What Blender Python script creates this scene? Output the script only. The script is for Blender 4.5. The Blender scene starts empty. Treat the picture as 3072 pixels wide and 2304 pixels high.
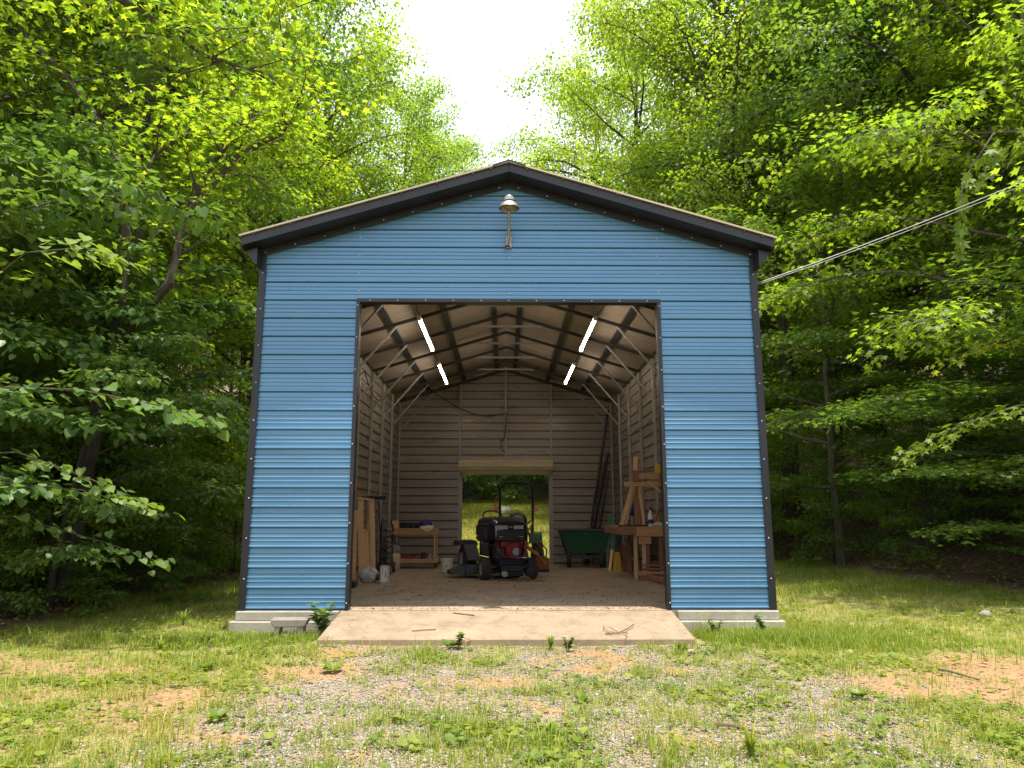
import bpy, bmesh, math, random
import numpy as np
from mathutils import Vector, Matrix

# ------------------------------------------------------------------ scene, camera, light
S = bpy.context.scene
C = S.collection
cam_d = bpy.data.cameras.new('camera')
cam = bpy.data.objects.new('camera', cam_d)
C.objects.link(cam)
cam.location = (-0.06, 0.0, 1.06)
cam.rotation_euler = (math.radians(90 + 10.1), 0, math.radians(-0.65))
cam_d.sensor_width = 36
cam_d.lens = 26.04
cam_d.clip_start = 0.05
cam_d.clip_end = 600
S.camera = cam
S.render.resolution_x = 1024
S.render.resolution_y = 768
S.view_settings.view_transform = 'Standard'
S.view_settings.look = 'None'
S.view_settings.gamma = 1.0
S.view_settings.use_curve_mapping = False
S.view_settings.exposure = 0.85
try:
    S.cycles.max_bounces = 9
    S.cycles.diffuse_bounces = 5
    S.cycles.glossy_bounces = 2
    S.cycles.transmission_bounces = 6
    S.cycles.sample_clamp_indirect = 6
    S.cycles.use_denoising = True
except Exception:
    pass

SUN = Vector((0.04, -0.14, 0.94)).normalized()      # direction towards the sun
W = bpy.data.worlds.new('World')
S.world = W
W.use_nodes = True
nt = W.node_tree
nt.nodes.clear()
sky = nt.nodes.new('ShaderNodeTexSky')
sky.sky_type = 'NISHITA'
sky.sun_disc = False
sky.sun_elevation = math.asin(SUN.z)
sky.sun_rotation = math.atan2(SUN.x, SUN.y)
sky.air_density = 1.2
sky.dust_density = 3.0
hz = nt.nodes.new('ShaderNodeMixRGB')
hz.inputs[0].default_value = 0.72
hz.inputs[2].default_value = (7.3, 7.7, 8.2, 1)       # a bright veil of thin cloud over the whole sky
bg = nt.nodes.new('ShaderNodeBackground')
bg.inputs[1].default_value = 0.145
wo = nt.nodes.new('ShaderNodeOutputWorld')
nt.links.new(sky.outputs[0], hz.inputs[1])
nt.links.new(hz.outputs[0], bg.inputs[0])
nt.links.new(bg.outputs[0], wo.inputs[0])

sun_d = bpy.data.lights.new('sun', 'SUN')
sun_d.energy = 4.6
sun_d.angle = math.radians(1.2)
sun_d.color = (1.0, 0.94, 0.82)
sun = bpy.data.objects.new('sun', sun_d)
C.objects.link(sun)
sun.rotation_euler = SUN.to_track_quat('Z', 'Y').to_euler()

R = math.radians
rng = np.random.default_rng(7)
random.seed(7)

# ------------------------------------------------------------------ materials
def new_mat(name):
    m = bpy.data.materials.new(name)
    m.use_nodes = True
    m.node_tree.nodes.clear()
    return m, m.node_tree

def N(t, kind, **kw):
    n = t.nodes.new(kind)
    for k, v in kw.items():
        setattr(n, k, v)
    return n

def ramp(t, stops, src):
    n = t.nodes.new('ShaderNodeValToRGB')
    e = n.color_ramp.elements
    while len(e) > 1:
        e.remove(e[-1])
    e[0].position = stops[0][0]
    e[0].color = (*stops[0][1], 1)
    for p, c in stops[1:]:
        x = e.new(p)
        x.color = (*c, 1)
    t.links.new(src, n.inputs[0])
    return n.outputs[0]

def surf(name, c1, c2=None, rough=0.6, metal=0.0, scale=8, detail=6, bump=0.0, bscale=None, stretch=(1, 1, 1), spec=0.5, coat=0):
    """procedural paint, wood, metal: two tones mixed by noise plus a noise bump"""
    m, t = new_mat(name)
    p = N(t, 'ShaderNodeBsdfPrincipled')
    o = N(t, 'ShaderNodeOutputMaterial')
    t.links.new(p.outputs[0], o.inputs[0])
    tc = N(t, 'ShaderNodeTexCoord')
    mp = N(t, 'ShaderNodeMapping')
    mp.inputs['Scale'].default_value = stretch
    t.links.new(tc.outputs['Object'], mp.inputs[0])
    nz = N(t, 'ShaderNodeTexNoise')
    nz.inputs['Scale'].default_value = scale
    nz.inputs['Detail'].default_value = detail
    nz.inputs['Roughness'].default_value = 0.65
    t.links.new(mp.outputs[0], nz.inputs[0])
    c2 = c2 or tuple(x * 0.75 for x in c1)
    t.links.new(ramp(t, [(0.32, c1), (0.68, c2)], nz.outputs[0]), p.inputs['Base Color'])
    p.inputs['Roughness'].default_value = rough
    p.inputs['Metallic'].default_value = metal
    p.inputs['Specular IOR Level'].default_value = spec
    if coat:
        p.inputs['Coat Weight'].default_value = coat
    if bump:
        b = N(t, 'ShaderNodeBump')
        b.inputs['Strength'].default_value = bump
        b.inputs['Distance'].default_value = 0.01
        n2 = N(t, 'ShaderNodeTexNoise')
        n2.inputs['Scale'].default_value = bscale or scale * 4
        n2.inputs['Detail'].default_value = 5
        t.links.new(mp.outputs[0], n2.inputs[0])
        t.links.new(n2.outputs[0], b.inputs['Height'])
        t.links.new(b.outputs[0], p.inputs['Normal'])
    return m

def siding(name, outer, outer2, inner, inner2):
    """painted sheet metal: coloured outside, primer inside, soft waves, faint dust streaks"""
    m, t = new_mat(name)
    o = N(t, 'ShaderNodeOutputMaterial')
    geo = N(t, 'ShaderNodeNewGeometry')
    tc = N(t, 'ShaderNodeTexCoord')
    mp = N(t, 'ShaderNodeMapping')
    mp.inputs['Scale'].default_value = (0.5, 0.5, 3.0)
    t.links.new(tc.outputs['Object'], mp.inputs[0])
    nz = N(t, 'ShaderNodeTexNoise')
    nz.inputs['Scale'].default_value = 1.6
    nz.inputs['Detail'].default_value = 7
    nz.inputs['Roughness'].default_value = 0.6
    t.links.new(mp.outputs[0], nz.inputs[0])
    ca = ramp(t, [(0.3, outer), (0.7, outer2)], nz.outputs[0])
    cb0 = ramp(t, [(0.3, inner), (0.7, inner2)], nz.outputs[0])
    # shade of each rib's recess, put into the inside colour as a dark band
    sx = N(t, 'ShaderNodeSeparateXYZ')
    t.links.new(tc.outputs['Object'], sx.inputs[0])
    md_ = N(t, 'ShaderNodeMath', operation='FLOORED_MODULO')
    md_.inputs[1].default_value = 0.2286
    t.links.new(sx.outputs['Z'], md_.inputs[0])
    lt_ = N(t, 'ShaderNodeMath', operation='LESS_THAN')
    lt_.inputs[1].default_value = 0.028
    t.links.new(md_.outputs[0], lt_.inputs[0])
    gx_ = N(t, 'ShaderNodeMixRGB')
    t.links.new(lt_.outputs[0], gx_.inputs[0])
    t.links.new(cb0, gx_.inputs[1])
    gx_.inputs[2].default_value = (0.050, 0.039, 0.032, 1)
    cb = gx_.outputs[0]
    # dirt splashes
    nd = N(t, 'ShaderNodeTexNoise')
    nd.inputs['Scale'].default_value = 30
    nd.inputs['Detail'].default_value = 8
    t.links.new(tc.outputs['Object'], nd.inputs[0])
    md = N(t, 'ShaderNodeMapRange')
    md.inputs[1].default_value = 0.62
    md.inputs[2].default_value = 0.8
    md.inputs[4].default_value = 0.35
    t.links.new(nd.outputs[0], md.inputs[0])
    dm = N(t, 'ShaderNodeMixRGB')
    dm.inputs[2].default_value = (0.30, 0.28, 0.22, 1)
    t.links.new(md.outputs[0], dm.inputs[0])
    t.links.new(ca, dm.inputs[1])
    mx = N(t, 'ShaderNodeMixRGB')
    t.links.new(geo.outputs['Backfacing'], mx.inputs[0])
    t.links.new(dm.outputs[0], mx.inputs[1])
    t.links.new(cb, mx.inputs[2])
    oi = N(t, 'ShaderNodeObjectInfo')
    vr = N(t, 'ShaderNodeMapRange')
    vr.inputs[3].default_value = 0.90
    vr.inputs[4].default_value = 1.08
    t.links.new(oi.outputs['Random'], vr.inputs[0])
    hs = N(t, 'ShaderNodeHueSaturation')
    t.links.new(vr.outputs[0], hs.inputs['Value'])
    t.links.new(mx.outputs[0], hs.inputs['Color'])
    p = N(t, 'ShaderNodeBsdfPrincipled')
    t.links.new(hs.outputs[0], p.inputs['Base Color'])
    p.inputs['Metallic'].default_value = 0.2
    rr = N(t, 'ShaderNodeMapRange')
    rr.inputs[1].default_value = 0.3
    rr.inputs[2].default_value = 0.7
    rr.inputs[3].default_value = 0.22
    rr.inputs[4].default_value = 0.45
    t.links.new(nz.outputs[0], rr.inputs[0])
    t.links.new(rr.outputs[0], p.inputs['Roughness'])
    b = N(t, 'ShaderNodeBump')
    b.inputs['Strength'].default_value = 0.16
    b.inputs['Distance'].default_value = 0.02
    n3 = N(t, 'ShaderNodeTexNoise')
    n3.inputs['Scale'].default_value = 2.5
    n3.inputs['Detail'].default_value = 2
    t.links.new(mp.outputs[0], n3.inputs[0])
    t.links.new(n3.outputs[0], b.inputs['Height'])
    t.links.new(b.outputs[0], p.inputs['Normal'])
    t.links.new(p.outputs[0], o.inputs[0])
    return m

def leafmat(name, stops, trans=0.45, tr_gain=2.2, rough=0.5):
    """leaf: colour varies leaf by leaf (attribute tint), thin and translucent"""
    m, t = new_mat(name)
    o = N(t, 'ShaderNodeOutputMaterial')
    a = N(t, 'ShaderNodeAttribute')
    a.attribute_name = 'tint'
    oi = N(t, 'ShaderNodeObjectInfo')
    ad = N(t, 'ShaderNodeMath', operation='MULTIPLY_ADD')
    ad.inputs[1].default_value = 0.22
    ad.inputs[2].default_value = -0.11
    t.links.new(oi.outputs['Random'], ad.inputs[0])
    sm = N(t, 'ShaderNodeMath', operation='ADD')
    t.links.new(a.outputs['Fac'], sm.inputs[0])
    t.links.new(ad.outputs[0], sm.inputs[1])
    col = ramp(t, stops, sm.outputs[0])
    p = N(t, 'ShaderNodeBsdfPrincipled')
    p.inputs['Roughness'].default_value = rough
    p.inputs['Specular IOR Level'].default_value = 0.35
    t.links.new(col, p.inputs['Base Color'])
    tr = N(t, 'ShaderNodeBsdfTranslucent')
    g = N(t, 'ShaderNodeMixRGB', blend_type='MULTIPLY')
    g.inputs[0].default_value = 1
    g.inputs[2].default_value = (tr_gain * 1.0, tr_gain * 1.02, tr_gain * 0.35, 1)
    t.links.new(col, g.inputs[1])
    t.links.new(g.outputs[0], tr.inputs[0])
    mx = N(t, 'ShaderNodeMixShader')
    mx.inputs[0].default_value = trans
    t.links.new(p.outputs[0], mx.inputs[1])
    t.links.new(tr.outputs[0], mx.inputs[2])
    t.links.new(mx.outputs[0], o.inputs[0])
    return m

def emit(name, col, strength):
    m, t = new_mat(name)
    e = N(t, 'ShaderNodeEmission')
    e.inputs[0].default_value = (*col, 1)
    e.inputs[1].default_value = strength
    o = N(t, 'ShaderNodeOutputMaterial')
    t.links.new(e.outputs[0], o.inputs[0])
    return m

M = {}
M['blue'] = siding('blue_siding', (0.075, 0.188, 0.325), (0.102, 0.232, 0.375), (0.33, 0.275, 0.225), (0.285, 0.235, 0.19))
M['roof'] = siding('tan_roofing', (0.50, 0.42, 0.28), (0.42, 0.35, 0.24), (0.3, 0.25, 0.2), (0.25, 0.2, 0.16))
M['black'] = surf('black_trim', (0.010, 0.010, 0.014), (0.018, 0.018, 0.024), spec=0.4, rough=0.36, scale=3, bump=0.15, bscale=6)
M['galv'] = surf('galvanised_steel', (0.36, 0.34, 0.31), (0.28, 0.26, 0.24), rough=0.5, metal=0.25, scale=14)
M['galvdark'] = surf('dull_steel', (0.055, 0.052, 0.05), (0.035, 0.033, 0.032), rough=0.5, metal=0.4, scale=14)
M['insul'] = surf('insulation_sheet', (0.42, 0.33, 0.25), (0.31, 0.24, 0.18), rough=0.5, scale=1.6, bump=1.0, bscale=3.5, stretch=(1, 3, 1))
M['door'] = surf('rollup_door_tan', (0.50, 0.42, 0.27), (0.42, 0.35, 0.23), rough=0.4, scale=6)
M['screw'] = surf('screw_head', (0.75, 0.75, 0.72), (0.6, 0.6, 0.58), rough=0.35, metal=0.3)
M['pine'] = surf('pine_board', (0.66, 0.43, 0.22), (0.52, 0.31, 0.15), rough=0.65, scale=5, stretch=(6, 6, 0.7), bump=0.2, bscale=30)
M['pine_x'] = surf('pine_beam', (0.56, 0.33, 0.15), (0.40, 0.20, 0.085), rough=0.65, scale=5, stretch=(0.7, 6, 6), bump=0.2, bscale=30)
M['redwood'] = surf('stained_timber', (0.32, 0.15, 0.075), (0.20, 0.085, 0.045), rough=0.7, scale=6, stretch=(5, 5, 0.8), bump=0.2)
M['rubber'] = surf('tyre_rubber', (0.028, 0.026, 0.024), (0.05, 0.042, 0.035), rough=0.85, scale=20, bump=0.3)
M['navy'] = surf('navy_black_paint', (0.008, 0.008, 0.018), (0.014, 0.014, 0.024), rough=0.22, scale=6, coat=0.3)
M['dgrey'] = surf('dark_grey_plastic', (0.05, 0.052, 0.06), (0.035, 0.036, 0.042), rough=0.55, scale=10)
M['lens'] = surf('headlight_lens', (0.36, 0.36, 0.34), (0.24, 0.24, 0.23), rough=0.15, scale=30)
M['red'] = surf('red_paint', (0.26, 0.012, 0.02), (0.16, 0.01, 0.015), rough=0.4, scale=9)
M['redlens'] = surf('red_lens', (0.62, 0.015, 0.012), (0.5, 0.01, 0.01), rough=0.2, scale=9)
M['green'] = surf('green_paint', (0.012, 0.15, 0.05), (0.010, 0.11, 0.04), rough=0.38, scale=6)
M['cartgreen'] = surf('green_poly', (0.012, 0.10, 0.036), (0.009, 0.075, 0.028), rough=0.55, scale=6)
M['yellow'] = surf('yellow_paint', (0.65, 0.40, 0.02), (0.5, 0.3, 0.02), rough=0.45, scale=9)
M['orange'] = surf('rusty_orange_steel', (0.42, 0.15, 0.02), (0.27, 0.085, 0.02), rough=0.6, scale=7, bump=0.3)
M['white'] = surf('white_plastic', (0.70, 0.68, 0.62), (0.60, 0.57, 0.50), rough=0.5, scale=6)
M['cream'] = surf('cream_tank', (0.50, 0.42, 0.30), (0.40, 0.32, 0.22), rough=0.5, scale=8)
M['bag'] = surf('crumpled_grey_plastic', (0.50, 0.49, 0.47), (0.33, 0.33, 0.33), rough=0.3, scale=14, bump=1.0, bscale=16)
M['cloth'] = surf('pale_cloth', (0.62, 0.55, 0.44), (0.48, 0.42, 0.34), rough=0.9, scale=12, bump=0.8, bscale=20)
M['bluep'] = surf('blue_fabric', (0.015, 0.03, 0.22), (0.012, 0.02, 0.14), rough=0.7, scale=12, bump=0.5)
M['rope'] = surf('brown_rope', (0.20, 0.13, 0.07), (0.12, 0.07, 0.035), rough=0.9, scale=60, bump=0.6)
M['wirem'] = surf('grey_cable', (0.27, 0.28, 0.27), (0.18, 0.19, 0.18), rough=0.5, scale=30)
M['dkwire'] = surf('dark_wire', (0.02, 0.018, 0.016), (0.03, 0.026, 0.022), rough=0.6)
M['lampmetal'] = surf('weathered_aluminium', (0.42, 0.41, 0.39), (0.28, 0.265, 0.24), rough=0.38, metal=0.7, scale=9, bump=0.2)
M['lampin'] = surf('dusty_reflector', (0.28, 0.20, 0.12), (0.16, 0.11, 0.07), rough=0.6, scale=9)
M['tube'] = emit('lit_tube', (1.0, 0.90, 0.74), 26.0)
M['bark'] = surf('bark', (0.10, 0.08, 0.062), (0.04, 0.031, 0.025), rough=0.95, scale=7, stretch=(3, 3, 0.6), bump=0.9, bscale=22)
M['barkpale'] = surf('pale_bark', (0.135, 0.11, 0.085), (0.065, 0.052, 0.04), rough=0.9, scale=9, stretch=(2, 2, 0.8), bump=0.7, bscale=22)
M['twig'] = surf('dry_twig', (0.16, 0.10, 0.06), (0.08, 0.05, 0.035), rough=0.9, scale=20)

G_DK = [(0.0, (0.060, 0.115, 0.032)), (0.4, (0.098, 0.168, 0.038)), (0.75, (0.145, 0.215, 0.040)), (1.0, (0.20, 0.25, 0.04))]
G_YL = [(0.0, (0.080, 0.145, 0.022)), (0.4, (0.140, 0.205, 0.026)), (0.75, (0.19, 0.25, 0.03)), (1.0, (0.25, 0.275, 0.032))]
G_BL = [(0.0, (0.065, 0.125, 0.045)), (0.5, (0.105, 0.180, 0.052)), (1.0, (0.18, 0.245, 0.05))]
G_GR = [(0.0, (0.11, 0.175, 0.022)), (0.45, (0.20, 0.255, 0.03)), (0.72, (0.30, 0.31, 0.05)), (0.88, (0.46, 0.37, 0.14)), (1.0, (0.54, 0.39, 0.20))]
M['leaf_yellow'] = leafmat('sunny_leaf', G_YL, 0.5, 2.7)
M['leaf_dark'] = leafmat('forest_leaf', G_DK, 0.42, 2.4)
M['leaf_redbud'] = leafmat('heart_leaf', G_BL, 0.35, 2.4, rough=0.42)
M['grass'] = leafmat('grass_blade', G_GR, 0.35, 1.8)
M['weedleaf'] = leafmat('weed_leaf', [(0.0, (0.065, 0.12, 0.02)), (0.5, (0.12, 0.19, 0.028)), (1.0, (0.26, 0.28, 0.04))], 0.35, 2.0)
M['deadleaf'] = leafmat('dead_leaf', [(0.0, (0.09, 0.05, 0.03)), (0.5, (0.22, 0.13, 0.075)), (1.0, (0.42, 0.29, 0.19))], 0.1, 1.0, rough=0.8)

def concrete(name, c1, c2, stain):
    m, t = new_mat(name)
    p = N(t, 'ShaderNodeBsdfPrincipled')
    o = N(t, 'ShaderNodeOutputMaterial')
    t.links.new(p.outputs[0], o.inputs[0])
    tc = N(t, 'ShaderNodeTexCoord')
    a = N(t, 'ShaderNodeTexNoise')
    a.inputs['Scale'].default_value = 1.3
    a.inputs['Detail'].default_value = 9
    a.inputs['Roughness'].default_value = 0.7
    t.links.new(tc.outputs['Object'], a.inputs[0])
    base = ramp(t, [(0.3, c1), (0.7, c2)], a.outputs[0])
    b = N(t, 'ShaderNodeTexNoise')
    b.inputs['Scale'].default_value = 3.2
    b.inputs['Detail'].default_value = 14
    b.inputs['Roughness'].default_value = 0.8
    t.links.new(tc.outputs['Object'], b.inputs[0])
    mr = N(t, 'ShaderNodeMapRange')
    mr.inputs[1].default_value = 0.47
    mr.inputs[2].default_value = 0.70
    mr.inputs[4].default_value = 0.85
    t.links.new(b.outputs[0], mr.inputs[0])
    mx = N(t, 'ShaderNodeMixRGB')
    t.links.new(mr.outputs[0], mx.inputs[0])
    t.links.new(base, mx.inputs[1])
    mx.inputs[2].default_value = (*stain, 1)
    t.links.new(mx.outputs[0], p.inputs['Base Color'])
    p.inputs['Roughness'].default_value = 0.85
    bp = N(t, 'ShaderNodeBump')
    bp.inputs['Strength'].default_value = 0.5
    bp.inputs['Distance'].default_value = 0.006
    n3 = N(t, 'ShaderNodeTexNoise')
    n3.inputs['Scale'].default_value = 45
    n3.inputs['Detail'].default_value = 6
    t.links.new(tc.outputs['Object'], n3.inputs[0])
    t.links.new(n3.outputs[0], bp.inputs['Height'])
    t.links.new(bp.outputs[0], p.inputs['Normal'])
    return m
M['ramp'] = concrete('ramp_concrete', (0.33, 0.25, 0.168), (0.245, 0.18, 0.12), (0.14, 0.098, 0.066))
M['slab'] = concrete('slab_concrete', (0.38, 0.29, 0.195), (0.28, 0.21, 0.14), (0.12, 0.085, 0.055))
M['block'] = concrete('footing_concrete', (0.40, 0.37, 0.30), (0.31, 0.285, 0.23), (0.20, 0.175, 0.13))
M['stool'] = concrete('old_block_concrete', (0.27, 0.235, 0.19), (0.21, 0.18, 0.15), (0.12, 0.10, 0.08))

def stonemat():
    m, t = new_mat('gravel_stone')
    p = N(t, 'ShaderNodeBsdfPrincipled')
    o = N(t, 'ShaderNodeOutputMaterial')
    a = N(t, 'ShaderNodeAttribute')
    a.attribute_name = 'tint'
    t.links.new(ramp(t, [(0, (0.14, 0.11, 0.095)), (0.35, (0.26, 0.22, 0.195)), (0.9, (0.33, 0.29, 0.265)), (1, (0.40, 0.365, 0.34))], a.outputs['Fac']), p.inputs['Base Color'])
    p.inputs['Roughness'].default_value = 0.9
    t.links.new(p.outputs[0], o.inputs[0])
    return m
M['stone'] = stonemat()

def groundmat():
    m, t = new_mat('lawn_ground')
    p = N(t, 'ShaderNodeBsdfPrincipled')
    o = N(t, 'ShaderNodeOutputMaterial')
    t.links.new(p.outputs[0], o.inputs[0])
    tc = N(t, 'ShaderNodeTexCoord')
    def noise(s, d=6, r=0.6):
        n = N(t, 'ShaderNodeTexNoise')
        n.inputs['Scale'].default_value = s
        n.inputs['Detail'].default_value = d
        n.inputs['Roughness'].default_value = r
        t.links.new(tc.outputs['Object'], n.inputs[0])
        return n.outputs[0]
    soil = ramp(t, [(0.3, (0.42, 0.25, 0.115)), (0.5, (0.33, 0.19, 0.09)), (0.72, (0.20, 0.12, 0.062))], noise(9, 10, 0.75))
    vor = N(t, 'ShaderNodeTexVoronoi')
    vor.inputs['Scale'].default_value = 55
    t.links.new(tc.outputs['Object'], vor.inputs[0])
    grav = ramp(t, [(0.0, (0.17, 0.135, 0.11)), (0.4, (0.29, 0.24, 0.205)), (0.8, (0.40, 0.35, 0.31))], vor.outputs['Color'])
    gras = ramp(t, [(0.3, (0.14, 0.16, 0.03)), (0.5, (0.24, 0.215, 0.06)), (0.7, (0.36, 0.27, 0.12))], noise(14, 9, 0.75))
    litt = ramp(t, [(0.3, (0.06, 0.04, 0.025)), (0.55, (0.13, 0.085, 0.055)), (0.75, (0.22, 0.15, 0.10))], noise(16, 9, 0.8))
    def att(nm):
        a = N(t, 'ShaderNodeAttribute')
        a.attribute_name = nm
        return a.outputs['Fac']
    cur = soil
    for nm, c in (('gravel', grav), ('grassy', gras), ('litter', litt)):
        mx = N(t, 'ShaderNodeMixRGB')
        t.links.new(att(nm), mx.inputs[0])
        t.links.new(cur, mx.inputs[1])
        t.links.new(c, mx.inputs[2])
        cur = mx.outputs[0]
    t.links.new(cur, p.inputs['Base Color'])
    p.inputs['Roughness'].default_value = 0.95
    bp = N(t, 'ShaderNodeBump')
    bp.inputs['Strength'].default_value = 0.9
    bp.inputs['Distance'].default_value = 0.02
    t.links.new(noise(35, 8, 0.7), bp.inputs['Height'])
    t.links.new(bp.outputs[0], p.inputs['Normal'])
    return m
M['ground'] = groundmat()

# ------------------------------------------------------------------ object helpers
def tag(o, label=None, cat=None, group=None, kind=None):
    if label: o['label'] = label
    if cat: o['category'] = cat
    if group: o['group'] = group
    if kind: o['kind'] = kind
    return o

def thing(name, label, cat, loc=(0, 0, 0), rotz=0.0, group=None):
    o = bpy.data.objects.new(name, None)
    C.objects.link(o)
    o.location = loc
    o.rotation_euler = (0, 0, rotz)
    o.empty_display_size = 0.1
    return tag(o, label, cat, group)

def link(name, me, parent=None):
    o = bpy.data.objects.new(name, me)
    C.objects.link(o)
    if parent is not None:
        o.parent = parent
    return o

def copy_tree(o, parent=None):
    c = o.copy()
    C.objects.link(c)
    if parent is not None:
        c.parent = parent
    for ch in list(o.children):
        copy_tree(ch, c)
    return c

class MB:
    def __init__(s):
        s.v, s.f = [], []
    def add(s, vs, fs, mat=None):
        b = len(s.v)
        if mat is not None:
            vs = [mat @ Vector(v) for v in vs]
        s.v += [tuple(v) for v in vs]
        s.f += [tuple(i + b for i in f) for f in fs]
        return s
    def box(s, c, d, rot=None, ch=0.0):
        x, y, z = d[0] / 2, d[1] / 2, d[2] / 2
        m = Matrix.Translation(c)
        if rot is not None:
            from mathutils import Euler
            m = m @ Euler(rot).to_matrix().to_4x4()
        vs = [(-x, -y, -z), (x, -y, -z), (x, y, -z), (-x, y, -z), (-x, -y, z), (x, -y, z), (x, y, z), (-x, y, z)]
        fs = [(0, 3, 2, 1), (4, 5, 6, 7), (0, 1, 5, 4), (1, 2, 6, 5), (2, 3, 7, 6), (3, 0, 4, 7)]
        return s.add(vs, fs, m)
    def span(s, a, b):
        c = [(a[i] + b[i]) / 2 for i in range(3)]
        d = [abs(a[i] - b[i]) for i in range(3)]
        return s.box(c, d)
    def bar(s, a, b, w, h, up=(0, 0, 1)):
        a, b = Vector(a), Vector(b)
        d = (b - a)
        L = d.length
        d.normalize()
        u = Vector(up)
        if abs(d.dot(u)) > 0.98:
            u = Vector((0, 1, 0))
        x = d.cross(u).normalized()
        y = x.cross(d)
        m = Matrix((x, d, y)).transposed().to_4x4()
        m.translation = (a + b) / 2
        X, Y, Z = w / 2, L / 2, h / 2
        vs = [(-X, -Y, -Z), (X, -Y, -Z), (X, Y, -Z), (-X, Y, -Z), (-X, -Y, Z), (X, -Y, Z), (X, Y, Z), (-X, Y, Z)]
        fs = [(0, 3, 2, 1), (4, 5, 6, 7), (0, 1, 5, 4), (1, 2, 6, 5), (2, 3, 7, 6), (3, 0, 4, 7)]
        return s.add(vs, fs, m)
    def tube(s, pts, r, n=8, cap=True):
        pts = [Vector(p) for p in pts]
        rs = r if hasattr(r, '__len__') else [r] * len(pts)
        b = len(s.v)
        prev = None
        for i, p in enumerate(pts):
            d = (pts[min(i + 1, len(pts) - 1)] - pts[max(i - 1, 0)]).normalized()
            if prev is None:
                u = Vector((0, 0, 1)) if abs(d.z) < 0.9 else Vector((1, 0, 0))
                x = d.cross(u).normalized()
            else:
                x = (prev - d * prev.dot(d)).normalized()
            prev = x
            y = d.cross(x)
            for k in range(n):
                a = 2 * math.pi * k / n
                s.v.append(tuple(p + (x * math.cos(a) + y * math.sin(a)) * rs[i]))
        for i in range(len(pts) - 1):
            for k in range(n):
                q = (k + 1) % n
                s.f.append((b + i * n + k, b + i * n + q, b + (i + 1) * n + q, b + (i + 1) * n + k))
        if cap:
            s.f.append(tuple(b + k for k in range(n))[::-1])
            e = b + (len(pts) - 1) * n
            s.f.append(tuple(e + k for k in range(n)))
        return s
    def lathe(s, prof, c=(0, 0, 0), axis='z', n=24, close=False):
        """prof: (radius, height) pairs turned about an axis through c"""
        b = len(s.v)
        for r, h in prof:
            for k in range(n):
                a = 2 * math.pi * k / n
                p = (r * math.cos(a), r * math.sin(a), h)
                if axis == 'x':
                    p = (p[2], p[0], p[1])
                elif axis == 'y':
                    p = (p[0], p[2], p[1])
                s.v.append((p[0] + c[0], p[1] + c[1], p[2] + c[2]))
        m = len(prof)
        for i in range(m - 1 + (1 if close else 0)):
            j = (i + 1) % m
            for k in range(n):
                q = (k + 1) % n
                s.f.append((b + i * n + k, b + i * n + q, b + j * n + q, b + j * n + k))
        return s
    def prism(s, poly, a, b, axis='x'):
        """2-D polygon pushed along an axis from a to b"""
        n = len(poly)
        def P(u, v, w):
            return {'x': (w, u, v), 'y': (u, w, v), 'z': (u, v, w)}[axis]
        vs = [P(u, v, a) for u, v in poly] + [P(u, v, b) for u, v in poly]
        fs = [tuple(range(n))[::-1], tuple(range(n, 2 * n))]
        fs += [(i, (i + 1) % n, n + (i + 1) % n, n + i) for i in range(n)]
        return s.add(vs, fs)
    def mesh(s, name, mat, smooth=False, bevel=0.0, fix=True):
        me = bpy.data.meshes.new(name)
        me.from_pydata(s.v, [], s.f)
        if fix or bevel:
            bm = bmesh.new()
            bm.from_mesh(me)
            bmesh.ops.recalc_face_normals(bm, faces=bm.faces)
            if bevel:
                bmesh.ops.bevel(bm, geom=[e for e in bm.edges if e.calc_face_angle(0) > 0.5], offset=bevel, segments=1, affect='EDGES', clamp_overlap=True)
            bm.to_mesh(me)
            bm.free()
        me.materials.append(mat)
        if smooth:
            me.polygons.foreach_set('use_smooth', [True] * len(me.polygons))
            try:
                me.set_sharp_from_angle(angle=R(40))
            except Exception:
                pass
        return me
    def build(s, name, mat, parent=None, smooth=False, bevel=0.0, fix=True):
        return link(name, s.mesh(name, mat, smooth, bevel, fix), parent)

def np_mesh(name, V, F, mat, tint=None, smooth=False):
    """V (n,3), F (m,k) arrays with equal face size; tint per vertex"""
    me = bpy.data.meshes.new(name)
    V = np.asarray(V, np.float32)
    F = np.asarray(F, np.int32)
    me.vertices.add(len(V))
    me.vertices.foreach_set('co', V.ravel())
    me.loops.add(F.size)
    me.loops.foreach_set('vertex_index', F.ravel())
    me.polygons.add(len(F))
    me.polygons.foreach_set('loop_start', np.arange(0, F.size, F.shape[1], dtype=np.int32))
    if smooth:
        me.polygons.foreach_set('use_smooth', np.ones(len(F), bool))
    me.update(calc_edges=True)
    if tint is not None:
        a = me.attributes.new('tint', 'FLOAT', 'POINT')
        a.data.foreach_set('value', np.asarray(tint, np.float32))
    me.materials.append(mat)
    return me

# ------------------------------------------------------------------ noise and terrain
_tab = np.random.default_rng(99).random((256, 256))
def vnoise(x, y, sc, seed=0):
    x = np.asarray(x, float) * sc + 37.3 * seed + 1000
    y = np.asarray(y, float) * sc + 17.7 * seed + 1000
    xi, yi = np.floor(x).astype(int), np.floor(y).astype(int)
    fx, fy = x - xi, y - yi
    fx = fx * fx * (3 - 2 * fx)
    fy = fy * fy * (3 - 2 * fy)
    g = lambda a, b: _tab[a % 256, b % 256]
    return (g(xi, yi) * (1 - fx) + g(xi + 1, yi) * fx) * (1 - fy) + (g(xi, yi + 1) * (1 - fx) + g(xi + 1, yi + 1) * fx) * fy
def fbm(x, y, sc, seed=0, o=4):
    s, a, t = 0, 1.0, 0
    for i in range(o):
        s = s + a * vnoise(x, y, sc * 2 ** i, seed + i)
        t += a
        a *= 0.55
    return s / t
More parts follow.
